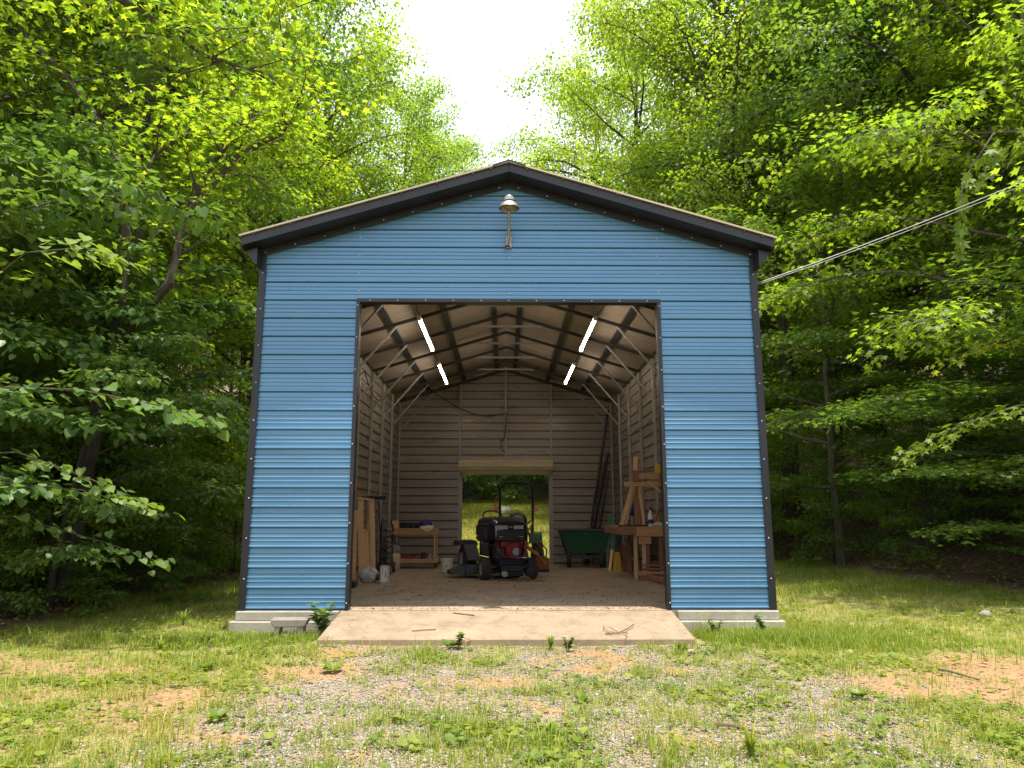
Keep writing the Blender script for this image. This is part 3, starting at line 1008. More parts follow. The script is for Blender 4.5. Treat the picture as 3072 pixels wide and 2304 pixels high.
small('rag', 'cloth', 'pale cloth rag hanging over the front edge of workbench', 'rag', lambda m: m.add([(bx + .18, by + .10, tz + .05), (bx + .50, by + .12, tz + .07), (bx + .52, by - .03, tz + .012), (bx + .38, by - .04, tz - .09), (bx + .2, by - .035, tz + .01), (bx + .35, by + .03, tz + .075)], [(0, 1, 5), (1, 2, 5), (2, 3, 5), (3, 4, 5), (4, 0, 5)]))
small('cap', 'bluep', 'bright blue bundle on the right end of the workbench', 'bundle', lambda m: blob(m, (bx + .30, by + .28, tz + .10), (.15, .12, .10), 8, amp=.12), smooth=True)
small('power_drill', 'dgrey', 'grey power tool lying in the middle of the workbench', 'power tool', lambda m: (m.tube([(bx + .02, by + .08, tz + .1), (bx + .16, by + .02, tz + .12)], [.035, .03], 10), m.bar((bx + .03, by + .08, tz + .1), (bx + .0, by + .05, tz + .003), .035, .045)))
small('toolbox', 'red', 'dull red tool tray on the lower shelf of the workbench', 'toolbox', lambda m: m.span((bx - .4, by + .15, bz + .224), (bx + .05, by + .4, bz + .30)), bevel=.01)
small('jar', 'dgrey', 'dark grey jar on the lower shelf beside the red tray', 'jar', lambda m: m.lathe([(.001, 0), (.06, 0), (.06, .13), (.045, .16), (.001, .16)], c=(bx + .25, by + .3, bz + .224), n=16), smooth=True)
small('jar', 'bag', 'pale jar on the lower shelf near the right bench leg', 'jar', lambda m: m.lathe([(.001, 0), (.045, 0), (.045, .10), (.035, .12), (.001, .12)], c=(bx + .42, by + .25, bz + .224), n=16), smooth=True)
t = thing('tank', 'cream round tank with grey pump head in front of workbench', 'tank', (-2.60, 17.75, FZ(17.75)))
B('tank_body', 'cream', t, lambda m: m.lathe([(.001, .005), (.12, .005), (.14, .03), (.14, .34), (.11, .39), (.001, .40)], n=24), smooth=True)
B('pump_head', 'lens', t, lambda m: (m.lathe([(.001, .40), (.07, .40), (.07, .46), (.001, .46)], n=16), m.span((-.12, -.09, .455), (.13, .09, .56))), bevel=.01)
B('handle', 'dgrey', t, lambda m: m.tube([(-.1, 0, .56), (-.1, 0, .62), (.1, 0, .62), (.1, 0, .56)], .012, 6))
t = thing('bucket', 'white plastic bucket on the slab left of the lawn tractor', 'bucket', (-1.31, 16.85, FZ(16.85)))
B('bucket_body', 'white', t, lambda m: m.lathe([(.001, .006), (.115, .006), (.14, .27), (.148, .27), (.148, .30), (.138, .30), (.135, .27), (.11, .015), (.001, .015)], n=28), smooth=True)
B('bucket_handle', 'lens', t, lambda m: m.tube([(.145 * math.cos(a), -.02 - .05 * math.sin(a) * .5, .27 - .16 * math.sin(a)) for a in [math.pi * i / 12 for i in range(13)]], .004, 5))
B('bucket_mark', 'dgrey', t, lambda m: m.lathe([(.001, -.1352), (.016, -.1352)], c=(0.0, 0, .14), axis='y', n=12))
small('pebble_pile', 'cloth', 'heap of broken concrete bits by the rear door track', 'rubble', lambda m: [blob(m, (-1.12 + .09 * (i % 4), 20.5 + .12 * (i // 4), .001), (.06, .05, .06), 20 + i, 7, 4, .2) for i in range(8)]).location.z = FZ(20.6) 

# --- lawn tractor (black garden tractor facing the camera)
def tyre(m, c, r, w, lugs=18, tread=.016):
    R_, W_ = r - tread, w / 2
    m.lathe([(r * .56, -W_ * .75), (r * .78, -W_), (R_ * .96, -W_ * .86), (R_, -W_ * .5), (R_, W_ * .5), (R_ * .96, W_ * .86), (r * .78, W_), (r * .56, W_ * .75)], c=c, axis='x', n=30)
    for k in range(lugs):
        a = 2 * math.pi * k / lugs
        for q in (-1, 1):
            aa = a + (math.pi / lugs if q > 0 else 0)
            cx_, cy_, cz_ = c[0] + q * W_ * .42, c[1] + (R_ + tread * .3) * math.cos(aa), c[2] + (R_ + tread * .3) * math.sin(aa)
            m.box((cx_, cy_, cz_), (W_ * .75, r * .11, tread * 1.3), rot=(aa - math.pi / 2, 0, q * .35))
t = thing('lawn_tractor', 'black garden tractor with exposed red engine facing the doorway', 'lawn tractor', (0.03, 14.30, FZ(14.3)), R(15))
t.scale = (1.08, 1.08, 1.03)
for s in (-1, 1):
    w = B('front_tyre', 'rubber', t, lambda m: tyre(m, (s * .42, 0, .197), .195, .17))
    B('front_rim', 'lens', w, lambda m: m.lathe([(.001, .03), (.03, .05), (.06, .03), (.11, .07), (.112, -.06), (.001, -.05)] if s > 0 else [(.001, -.03), (.03, -.05), (.06, -.03), (.11, -.07), (.112, .06), (.001, .05)], c=(s * .42, 0, .197), axis='x', n=20), smooth=True)
    w = B('rear_tyre', 'rubber', t, lambda m: tyre(m, (s * .46, 1.25, .285), .283, .26, 20, .02))
    B('rear_rim', 'lens', w, lambda m: m.lathe([(.001, s * .02), (.04, s * .05), (.08, s * .03), (.155, s * .115), (.16, -s * .1), (.001, -s * .08)], c=(s * .46, 1.25, .285), axis='x', n=22), smooth=True)
# hood: nose section tapering back
def hood(m):
    sec = [(-.16, .27, .70, .98), (-.13, .30, .70, 1.04), (.10, .33, .68, 1.10), (.55, .35, .66, 1.13), (.85, .35, .66, 1.12)]
    b0 = len(m.v)
    for y, hw, z0, z1 in sec:
        c = .05
        pts = [(-hw, z0), (-hw, z1 - .10), (-hw + .02, z1 - c), (-hw + .09, z1 - .012), (-hw * .4, z1), (hw * .4, z1), (hw - .09, z1 - .012), (hw - .02, z1 - c), (hw, z1 - .10), (hw, z0)]
        for x, z in pts:
            m.v.append((x, y, z))
    n = 10
    for i in range(len(sec) - 1):
        for k in range(n - 1):
            a = b0 + i * n + k
            m.f.append((a, a + 1, a + n + 1, a + n))
    m.f.append(tuple(b0 + k for k in range(n))[::-1])
    e = b0 + (len(sec) - 1) * n
    m.f.append(tuple(e + k for k in range(n)))
B('hood', 'navy', t, hood, smooth=True)
gr = B('grille', 'black', t, lambda m: m.span((-.25, -.175, .70), (.25, -.155, .885)))
for i in range(6):
    B('grille_slat', 'dgrey', gr, lambda m: m.span((-.245, -.192, .712 + i * .028), (.245, -.176, .721 + i * .028)))
for s in (-1, 1):
    B('headlight', 'lens', t, lambda m: m.span((s * .055, -.178, .90), (s * .23, -.150, .965)), bevel=.006)
    B('grille_mark', 'white', t, lambda m: m.span((s * .15, -.1955, .765), (s * .21, -.193, .772)))
B('hood_badge', 'white', t, lambda m: m.span((-.025, -.181, .935), (.025, -.178, .943)))
for s in (-1, 1):
    B('side_panel', 'navy', t, lambda m: m.span((s * .30, .10, .40), (s * .33, .80, .665)), bevel=.01)
for s in (-1, 1):
    for i in range(5):
        B('side_louvre', 'dgrey', t, lambda m: m.span((s * .335, .22 + i * .09, .74), (s * .356, .26 + i * .09, .93)))
    B('hood_stripe', 'lens', t, lambda m: m.span((s * .351, .05, .985), (s * .357, .70, 1.0)))
# engine
en = B('engine', 'red', t, lambda m: (m.span((-.16, -.10, .58), (.24, .34, .69)), m.lathe([(.001, -.04), (.13, -.04), (.15, 0), (.15, .10), (.001, .10)], c=(.06, -.14, .52), axis='y', n=24)), bevel=.01)
B('engine_shroud', 'lens', en, lambda m: m.lathe([(.001, -.19), (.055, -.19), (.07, -.182), (.001, -.18)], c=(.10, 0, .50), axis='y', n=18))
B('engine_block', 'galvdark', t, lambda m: (m.span((-.22, .0, .36), (.22, .5, .575)), [m.span((-.24, -.06 + i * .03, .40), (-.17, -.045 + i * .03, .56)) for i in range(8)]), bevel=.004)
B('fuel_line', 'red', t, lambda m: (m.tube([(-.22, -.12, .66), (-.23, -.16, .55), (-.16, -.17, .44), (-.02, -.16, .40)], .013, 6), m.tube([(.20, -.14, .64), (.26, -.17, .52), (.22, -.17, .42)], .012, 6), m.tube([(-.05, -.18, .44), (.02, -.2, .52), (.0, -.19, .6)], .008, 5)), smooth=True)
B('hose', 'dkwire', t, lambda m: m.tube([(-.26, -.1, .68), (-.28, -.14, .5), (-.26, -.12, .40)], .012, 6), smooth=True)
B('hose', 'dkwire', t, lambda m: m.tube([(.14, -.19, .62), (.15, -.21, .5), (.13, -.19, .38)], .010, 6), smooth=True)
B('frame', 'navy', t, lambda m: (m.span((-.24, -.20, .26), (.24, -.16, .38)), m.span((-.24, -.2, .26), (-.20, 1.5, .36)), m.span((.20, -.2, .26), (.24, 1.5, .36)), m.span((-.30, -.24, .385), (.32, -.16, .40))), bevel=.005)
B('front_axle', 'galvdark', t, lambda m: (m.tube([(-.36, 0, .2), (-.12, -.02, .26), (.12, -.02, .26), (.36, 0, .2)], .028, 8), m.tube([(-.3, .12, .18), (.3, .12, .18)], .012, 6)), smooth=True)
B('front_hitch', 'black', t, lambda m: (m.span((-.20, -.26, .08), (.20, -.22, .25)), m.span((-.15, -.29, .17), (.15, -.26, .20))), bevel=.005)
B('hitch_pulley', 'galv', t, lambda m: m.lathe([(.001, -.03), (.05, -.03), (.05, -.01), (.035, 0), (.05, .01), (.05, .03), (.001, .03)], c=(-.14, -.28, .12), axis='y', n=16))
B('mower_deck', 'dgrey', t, lambda m: (m.prism([(-.66, .16), (-.62, .23), (.62, .23), (.66, .16), (.66, .07), (-.66, .07)], .45, 1.02, 'y'),), bevel=.015)
B('discharge_chute', 'dgrey', t, lambda m: m.add([(-.66, .5, .21), (-.66, .95, .21), (-.90, .95, .12), (-.90, .5, .12), (-.66, .5, .07), (-.66, .95, .07), (-.90, .95, .06), (-.90, .5, .06)], [(0, 1, 2, 3), (4, 7, 6, 5), (0, 3, 7, 4), (3, 2, 6, 7), (2, 1, 5, 6), (1, 0, 4, 5)]))
for s in (-1, 1):
    B('footrest', 'dgrey', t, lambda m: m.add([(s * .34, .62, .32), (s * .58, .62, .32), (s * .60, .92, .60), (s * .36, .92, .62), (s * .34, .66, .29), (s * .58, .66, .29), (s * .60, .95, .57), (s * .36, .95, .59)], [(0, 1, 2, 3), (4, 7, 6, 5), (0, 4, 5, 1), (1, 5, 6, 2), (2, 6, 7, 3), (3, 7, 4, 0)]), bevel=.008)
    B('fender', 'navy', t, lambda m: m.prism([(.90, .60), (1.0, .66), (1.5, .67), (1.66, .58), (1.64, .55), (1.48, .63), (1.02, .62), (.93, .57)], s * .33, s * .66, 'x'), bevel=.008)
B('dash', 'navy', t, lambda m: m.span((-.22, .86, .60), (.22, 1.02, 1.08)), bevel=.03)
B('steering_wheel', 'black', t, lambda m: m.tube([(.19 * math.cos(a), 1.12 + .12 * math.sin(a), 1.14 + .10 * math.sin(a)) for a in [2 * math.pi * i / 20 for i in range(21)]], .015, 6), smooth=True)
B('seat', 'black', t, lambda m: (m.span((-.22, 1.25, .66), (.22, 1.60, .74)), m.span((-.21, 1.56, .74), (.21, 1.64, .96))), bevel=.03)
# chain and rope lying in front
def worm(seed, n, step, x, y):
    g = random.Random(seed)
    a = g.uniform(-.5, .5); P = [(x, y, .014)]
    for i in range(n):
        a += g.uniform(-.7, .7)
        x += step * math.cos(a * .6); y += step * math.sin(a) * .6
        P.append((x, y, .014 + .01 * (i % 2)))
    return P
o = small('drag_chain', 'rope', 'rusty chain lying on the slab before the front wheels', 'chain', lambda m: m.tube(worm(3, 26, .035, 0, 0), .014, 6), smooth=True)
o.location = (-.15, 13.85, FZ(13.8))
o = small('rope_heap', 'rope', 'small heap of brown rope by the right front wheel', 'rope', lambda m: m.tube([(.12 * math.cos(a * .7) * (1 - a * .012), .06 * math.sin(a * .9), .015 + .0016 * a) for a in range(40)], .012, 6), smooth=True)
o.location = (.33, 13.85, FZ(13.8))

# --- green compact tractor behind, with roll bar and rear blade
t = thing('compact_tractor', 'green compact tractor with tall roll bar behind the black one', 'tractor', (.24, 17.6, FZ(17.6)), R(-2))
def rollbar(m):
    P = [(-.38, 0, .55), (-.385, 0, 1.75)]
    for i in range(1, 7):
        a = math.pi / 2 * i / 6
        P.append((-.385 + .16 * (1 - math.cos(a)), 0, 1.80 + .20 * math.sin(a)))
    Q = [(-x, y, z) for x, y, z in P[::-1]]
    m.tube(P + Q, .027, 8)
B('roll_bar', 'black', t, rollbar, smooth=True)
for s in (-1, 1):
    B('warning_lamp', 'redlens', t, lambda m: m.span((s * .425, -.03, 1.36), (s * .52, .02, 1.50)), bevel=.012)
    B('lamp_bracket', 'black', t, lambda m: m.span((s * .38, -.01, 1.42), (s * .425, .01, 1.44)))
    w = B('rear_tyre', 'rubber', t, lambda m: tyre(m, (s * .50, .10, .355), .352, .24, 18, .03))
    B('rear_rim', 'yellow', w, lambda m: m.lathe([(.001, s * .02), (.05, s * .05), (.18, s * .09), (.19, -s * .1), (.001, -s * .08)], c=(s * .50, .1, .355), axis='x', n=22), smooth=True)
    B('fender', 'green', t, lambda m: (m.prism([(-.24, .72), (-.20, .84), (.30, .86), (.46, .78), (.44, .75), (.30, .82), (-.17, .80), (-.22, .70)], s * .30, s * .60, 'x'), m.span((s * .29, -.23, .62), (s * .60, -.215, .83))), bevel=.01)
    w = B('front_tyre', 'rubber', t, lambda m: tyre(m, (s * .42, 1.62, .24), .238, .17))
    B('front_rim', 'yellow', w, lambda m: m.lathe([(.001, s * .03), (.12, s * .06), (.13, -s * .05), (.001, -s * .05)], c=(s * .42, 1.62, .24), axis='x', n=18), smooth=True)
B('transmission', 'green', t, lambda m: m.span((-.25, -.12, .34), (.25, .9, .66)), bevel=.02)
B('seat', 'navy', t, lambda m: (m.span((-.24, .15, .80), (.24, .6, .90)), m.lathe([(.001, .05), (.17, .05), (.235, .07), (.235, .13), (.001, .15)], c=(.02, 0, 1.10), axis='y', n=22)), bevel=.02)
B('seat_rim_highlight', 'yellow', t, lambda m: m.tube([(.215 * math.cos(a), .048, 1.10 + .215 * math.sin(a)) for a in [math.pi * (.2 + .6 * i / 12) for i in range(13)]], .009, 5))  # highlight along the rim of the seat back, modelled as a yellow line
B('hood', 'green', t, lambda m: m.prism([(1.0, .62), (1.0, 1.02), (1.25, 1.04), (1.85, .94), (1.92, .62)], -.26, .26, 'x'), bevel=.03)
B('steering_wheel', 'black', t, lambda m: m.tube([(.17 * math.cos(a), .92 + .1 * math.sin(a), 1.08 + .10 * math.sin(a)) for a in [2 * math.pi * i / 20 for i in range(21)]], .014, 6), smooth=True)
for s, x in ((1, .28), (1, .36)):
    B('lever', 'black', t, lambda m: (m.tube([(x, -.1, .83), (x, -.14, .94)], .008, 5), m.lathe([(.001, 0), (.018, .01), (.018, .03), (.001, .045)], c=(x, -.145, .93), n=10)))
B('hitch_arm', 'orange', t, lambda m: (m.bar((-.18, -.1, .40), (-.18, -.62, .30), .03, .05), m.bar((.24, -.1, .40), (.24, -.62, .30), .03, .05), m.bar((.0, -.12, .62), (.02, -.62, .42), .03, .03)))
B('blade_frame', 'orange', t, lambda m: (m.span((-.30, -.68, .24), (.55, -.60, .32)), m.bar((.22, -.62, .32), (.02, -.6, .62), .03, .04)), bevel=.004)
B('rear_blade', 'orange', t, lambda m: m.add([(-.45, -.72, .08), (.74, -.72, .08), (.74, -.78, .32), (-.45, -.78, .32), (-.45, -.70, .08), (.74, -.70, .08), (.74, -.76, .33), (-.45, -.76, .33)], [(0, 1, 2, 3), (4, 7, 6, 5), (0, 4, 5, 1), (3, 2, 6, 7), (1, 5, 6, 2), (0, 3, 7, 4)]))
B('blade_edge', 'bluep', t, lambda m: m.span((-.42, -.735, .004), (.74, -.695, .078)))
# hoses and ropes hung over the fender
o = small('rope_bundle', 'rope', 'tangle of brown hose and rope hanging over the black tractor side', 'rope', lambda m: (
    m.tube([(.10, 0, 1.10), (.0, -.02, 1.02), (.02, -.05, .88), (.12, -.06, .74), (.26, -.05, .62), (.34, -.02, .50), (.36, 0, .30)], .022, 7),
    m.tube([(.16, 0, 1.08), (.08, -.03, .95), (.16, -.05, .78), (.30, -.03, .66), (.42, 0, .52), (.40, .0, .30)], .016, 7),
    m.tube([(.20, 0, .60), (.26, -.03, .45), (.24, -.02, .30), (.32, -.02, .22), (.38, -.02, .4)], .014, 6)), smooth=True)
o.location = (.40, 15.4, FZ(15.4))
o = small('tiller_handle', 'orange', 'rusty orange bar attachment beside the red engine', 'attachment', lambda m: (m.bar((-.02, 0, .62), (.26, .02, .44), .05, .07), m.bar((.2, .05, .5), (.42, .1, .25), .035, .05), m.lathe([(.001, -.04), (.06, -.04), (.06, .04), (.001, .04)], c=(.02, 0, .64), axis='y', n=14)), bevel=.006)
o.location = (.36, 14.9, FZ(14.9))

# --- right: dump cart
t = thing('dump_cart', 'dark green tipping garden cart with yellow wheels by rear wall', 'cart', (2.0, 19.15, FZ(19.15)), R(-6))
def tub(m):
    o_ = [(-.62, -.40, .92), (.66, -.40, .92), (.66, .42, .92), (-.62, .42, .92), (-.44, -.28, .36), (.46, -.28, .36), (.46, .3, .36), (-.44, .3, .36)]
    i_ = [(-.58, -.37, .92), (.63, -.37, .92), (.63, .39, .92), (-.58, .39, .92), (-.41, -.25, .39), (.43, -.25, .39), (.43, .27, .39), (-.41, .27, .39)]
    m.add(o_ + i_, [(0, 1, 5, 4), (1, 2, 6, 5), (2, 3, 7, 6), (3, 0, 4, 7), (4, 5, 6, 7), (8, 12, 13, 9), (9, 13, 14, 10), (10, 14, 15, 11), (11, 15, 12, 8), (12, 15, 14, 13), (0, 8, 9, 1), (1, 9, 10, 2), (2, 10, 11, 3), (3, 11, 8, 0)])
B('tub', 'cartgreen', t, tub, bevel=.01)
B('rim', 'black', t, lambda m: m.tube([(-.64, -.42, .925), (.68, -.42, .90), (.68, .44, .92), (-.64, .44, .93), (-.64, -.42, .925)], .018, 6), smooth=True)
B('tailgate_edge', 'black', t, lambda m: m.bar((-.645, -.41, .92), (-.46, -.30, .35), .03, .03))
for s, x in ((-1, -.40), (1, .42)):
    w = B('tyre', 'rubber', t, lambda m: tyre(m, (x, -.22, .20), .198, .12, 16, .012))
    B('wheel_rim', 'yellow', w, lambda m: m.lathe([(.001, -.03), (.03, -.055), (.115, -.05), (.115, .05), (.001, .04)], c=(x, -.22, .20), axis='x', n=20), smooth=True)
B('chassis', 'black', t, lambda m: (m.span((-.36, -.24, .22), (.40, -.20, .30)), m.bar((.1, -.2, .28), (.75, -.45, .06), .03, .03), m.bar((.1, .1, .28), (.75, -.45, .06), .03, .03)))
small('pitchfork_handle', 'dgrey', 'grey metal tool lying on the slab under the green cart', 'tool', lambda m: (m.bar((1.85, 18.75, FZ(18.7) + .10), (2.25, 18.5, FZ(18.5) + .015), .02, .02), m.bar((1.95, 18.75, FZ(18.7) + .06), (2.35, 18.55, FZ(18.5) + .015), .02, .02)))
small('red_crate', 'redwood', 'small reddish wooden box standing behind the green cart', 'crate', lambda m: m.span((2.42, 19.4, FZ(19.4)), (2.56, 19.6, FZ(19.4) + .35)), bevel=.004)
# poles leaning in the rear right corner
for i, (x0, y0, x1, z1, r, mt, lb) in enumerate([
        (2.12, 20.3, 2.90, 4.0, .035, 'black', 'tallest dark pole leaning in the rear right corner'),
        (2.20, 20.4, 2.86, 2.8, .045, 'black', 'thick black pipe leaning in corner behind the green cart'),
        (2.02, 20.2, 2.72, 2.5, .030, 'redwood', 'reddish pole leaning against the rear wall by cart'),
        (2.32, 20.3, 2.88, 2.3, .030, 'galvdark', 'dull steel pipe leaning among the corner poles')]):
    small('leaning_pole', mt, lb, 'pole', lambda m: m.tube([(x0, y0, FZ(20.3)), (x1, 20.75, z1)], r, 8), smooth=True)
for i, (x, lb) in enumerate([(2.60, 'green metal fence post, left one of the leaning pair'), (2.70, 'green metal fence post, right one of the leaning pair')]):
    small('fence_post', 'green', lb, 'post', lambda m: m.bar((x - .12, 18.6, FZ(18.6) + .002), (x + .02, 18.9, 1.10), .05, .035))
small('grey_shovel', 'dgrey', 'grey shovel blade leaning beside the right workbench', 'shovel', lambda m: (m.prism([(2.46, .70), (2.56, .74), (2.63, .62), (2.60, .42), (2.53, .36), (2.47, .46)], 17.0, 17.02, 'y'), m.bar((2.53, 17.01, .38), (2.50, 16.95, FZ(17)), .03, .03)))
small('yellow_guard', 'yellow', 'upright yellow box beam standing on the slab beside timber', 'beam', lambda m: m.prism([(2.39, FZ(17)), (2.57, FZ(17)), (2.55, .26), (2.42, .26)], 16.9, 17.0, 'y'), bevel=.006)
small('timber_offcut', 'redwood', 'reddish timber offcut leaning behind the yellow beam', 'timber', lambda m: m.bar((2.68, 17.0, FZ(17)), (2.60, 17.15, .42), .12, .04))
small('timber_offcut', 'pine', 'pale pine offcut leaning just left of the yellow beam', 'timber', lambda m: m.bar((2.33, 17.1, FZ(17)), (2.42, 17.25, .30), .07, .03))
for i in range(7):
    o = small('thin_rod', ['dgrey', 'redwood', 'galvdark', 'rope'][i % 4], ['first', 'second', 'third', 'fourth', 'fifth', 'sixth', 'seventh'][i] + ' thin rod from the left in the bundle under the workbench', 'rod', lambda m: m.tube([(2.66 + .035 * i, 16.2 + .1 * (i % 3), FZ(16.3)), (2.78 + .02 * i, 16.6, .78 - .04 * (i % 3))], .012, 5))
    o['group'] = 'rods leaning under the right workbench'
small('black_hose', 'dkwire', 'black hose looped below the right workbench end', 'hose', lambda m: (m.tube([(2.56 + .17 * math.cos(a), 16.0, .42 + .34 * math.sin(a)) for a in [math.pi * (.15 + 1.3 * i / 18) for i in range(19)]], .012, 6),), smooth=True)
small('hanging_tool', 'bluep', 'dark blue tool hanging on the right inside wall', 'tool', lambda m: blob(m, (2.86, 17.0, 1.20), (.12, .08, .13), 12, amp=.18))
small('wall_pole', 'lens', 'pale steel rod hanging below the dark blue tool', 'rod', lambda m: m.tube([(2.86, 17.0, 1.06), (2.88, 17.0, .55)], .014, 6))

# --- right workbench of heavy timber
t = thing('timber_workbench', 'heavy reddish timber workbench along the right inside wall', 'workbench', (2.55, 14.3, FZ(14.8)))
B('bench_top', 'redwood', t, lambda m: m.span((-.44, -.05, .93), (.42, 1.9, .985)), bevel=.004)
B('front_apron', 'pine_x', t, lambda m: m.span((-.10, -.085, .80), (.42, -.052, .98)), bevel=.004)
B('side_apron', 'redwood', t, lambda m: m.span((-.44, -.05, .84), (-.40, 1.9, .928)), bevel=.004)
B('end_apron', 'redwood', t, lambda m: m.span((-.44, -.084, .83), (-.102, -.052, .975)), bevel=.004)
for x, y, w_, mt in ((.02, .02, .07, 'pine'), (.10, .03, .06, 'redwood'), (.34, .02, .07, 'redwood'), (-.12, .1, .06, 'pine'), (.02, 1.7, .08, 'redwood'), (.34, 1.7, .08, 'redwood')):
    B('leg', mt, t, lambda m: m.span((x, y, .002), (x + w_, y + .09, .79 if y < 1 and x > -.1 else .925)), bevel=.003)
B('knee_block', 'pine_x', t, lambda m: m.span((-.06, -.06, .66), (.18, .01, .795)), bevel=.004)
for z in (.10, .17, .245):
    B('cross_rail', 'pine_x' if z < .15 else 'redwood', t, lambda m: m.span((.0, -.03 + (z * .2), z), (.42, .015 + (z * .2), z + .05)), bevel=.003)
B('lower_shelf', 'redwood', t, lambda m: m.span((.0, .15, .30), (.40, 1.8, .33)))
o = thing('sleeper_beam', 'long rough timber lying along the slab by right jamb', 'beam', (2.60, 12.9, FZ(12.9)))
B('beam', 'redwood', o, lambda m: m.bar((.02, 1.5, .06 - .03), (.12, -1.9, .06 + .04), .09, .10), bevel=.006)
small('wood_stub', 'pine_x', 'short pale wood stub resting across the end of sleeper beam', 'block', lambda m: (m.span((2.44, 14.08, FZ(14.1) + .085), (2.70, 14.2, FZ(14.1) + .15))), bevel=.005)
small('wood_stub', 'redwood', 'squat reddish wood stub on the slab at the bench foot', 'block', lambda m: (m.span((2.46, 14.0, FZ(14.1) + .002), (2.66, 14.25, FZ(14.1) + .082))), bevel=.005)
# sawhorse stacked on the bench
t = thing('sawhorse', 'pine sawhorse stack with splayed legs standing on the bench', 'sawhorse', (2.45, 14.5, FZ(14.8) + .987))
B('leg', 'pine', t, lambda m: m.bar((-.24, 0, .0), (.01, .02, .80), .075, .04, up=(0, 1, 0)), bevel=.003)
B('leg', 'pine', t, lambda m: m.bar((-.15, .06, .0), (.06, .06, .82), .04, .05, up=(0, 1, 0)), bevel=.003)
B('leg', 'pine', t, lambda m: m.bar((.20, 0, .0), (.12, .02, .80), .05, .04, up=(0, 1, 0)), bevel=.003)
B('post', 'redwood', t, lambda m: m.span((.03, .04, .0), (.14, .12, 1.02)), bevel=.003)
B('beam', 'pine_x', t, lambda m: m.span((-.17, -.035, .76), (.52, -.002, .85)), bevel=.003)
B('upper_beam', 'pine_x', t, lambda m: m.span((.13, -.05, .90), (.52, -.01, 1.0)), bevel=.003)
B('end_block', 'redwood', t, lambda m: m.span((.0, -.055, .86), (.128, .03, 1.04)), bevel=.003)
B('top_board', 'redwood', t, lambda m: m.span((.0, -.06, 1.042), (.40, .06, 1.072)), bevel=.003)
B('upright', 'pine', t, lambda m: m.bar((.06, .08, 1.0), (.10, .08, 1.34), .08, .04, up=(0, 1, 0)), bevel=.003)
B('brace', 'pine', t, lambda m: m.bar((.28, -.075, .86), (.52, -.075, .66), .02, .04))
small('yellow_block', 'yellow', 'yellow wood block fixed on a post above the sawhorse', 'block', lambda m: m.span((2.84, 14.1, 1.86), (2.98, 14.2, 2.03)), bevel=.004)
t = thing('spray_bottle', 'white bottle with red cap and blue label on the bench', 'bottle', (2.75, 14.35, FZ(14.8) + .987))
B('bottle_body', 'white', t, lambda m: m.lathe([(.001, 0), (.045, 0), (.048, .02), (.048, .20), (.025, .27), (.02, .33), (.001, .33)], n=18), smooth=True)
B('bottle_label', 'bluep', t, lambda m: m.lathe([(.049, .05), (.0495, .13)], n=18))
B('bottle_cap', 'red', t, lambda m: m.span((-.02, -.05, .30), (.04, .03, .36)), bevel=.008)
small('red_clamp', 'redwood', 'dark red clamp tool on the bench beside the bottle', 'clamp', lambda m: (m.span((2.83, 14.32, FZ(14.8) + .987), (2.93, 14.45, FZ(14.8) + 1.12)), m.tube([(2.86, 14.38, FZ(14.8) + 1.1), (2.90, 14.3, FZ(14.8) + 1.3), (2.96, 14.38, FZ(14.8) + 1.32)], .02, 7)), bevel=.006)
small('rag', 'cloth', 'crumpled pale rag on the bench near the right jamb', 'rag', lambda m: blob(m, (2.88, 14.30, .89), (.11, .06, .05), 31, amp=.3))
small('bar_clamp', 'dkwire', 'long thin black bar clamp lying on the bench edge', 'clamp', lambda m: (m.bar((2.12, 14.30, FZ(14.8) + 1.0), (2.72, 14.34, FZ(14.8) + 1.005), .02, .03), m.span((2.30, 14.27, FZ(14.8) + .99), (2.34, 14.33, FZ(14.8) + 1.04))))

# --- outside: hollow block stool in front of the footing
t = thing('block_stool', 'weathered hollow concrete block standing like a stool by footing', 'block', (-2.37, 8.40, -.235), R(4))
B('block_top', 'stool', t, lambda m: m.prism([(-.20, .20), (.20, .20), (.175, .135), (.155, .12), (-.155, .12), (-.175, .135)], -.10, .10, 'y'), bevel=.008)
for s in (-1, 1):
    B('block_leg', 'stool', t, lambda m: m.prism([(s * .155, .119), (s * .085, .119), (s * .10, .07), (s * .105, -.03), (s * .145, -.03)], -.095, .095, 'y'), bevel=.005)
# sticks on the ramp
def rz(y): return -.003 - .147 * (8.777 - y) / 1.077
small('twig', 'twig', 'small dark twig lying near the top of the ramp', 'twig', lambda m: m.tube([(-.62, 8.66, rz(8.66) + .006), (-.50, 8.60, rz(8.6) + .008), (-.38, 8.56, rz(8.56) + .006)], .006, 5))
small('forked_twig', 'twig', 'branching dry twig lying on the right of the ramp', 'twig', lambda m: (m.tube([(.98, 7.86, rz(7.86) + .008), (1.12, 7.88, rz(7.88) + .012), (1.22, 7.98, rz(7.98) + .02), (1.32, 8.12, rz(8.12) + .03)], .006, 5), m.tube([(1.12, 7.88, rz(7.88) + .012), (1.05, 8.0, rz(8.0) + .03)], .004, 4), m.tube([(1.03, 7.87, rz(7.87) + .01), (.98, 8.02, rz(8.02) + .02), (1.0, 8.1, rz(8.1) + .02)], .004, 4), m.tube([(1.16, 7.9, rz(7.9) + .01), (1.2, 7.80, rz(7.8) + .03), (1.16, 7.72, rz(7.72) + .03)], .005, 4)))
small('thin_twig', 'twig', 'short broken twig lying on the left of the ramp', 'twig', lambda m: m.tube([(-1.0, 7.98, rz(7.98) + .005), (-.9, 8.0, rz(8) + .007), (-.76, 8.03, rz(8.03) + .005)], .005, 5))
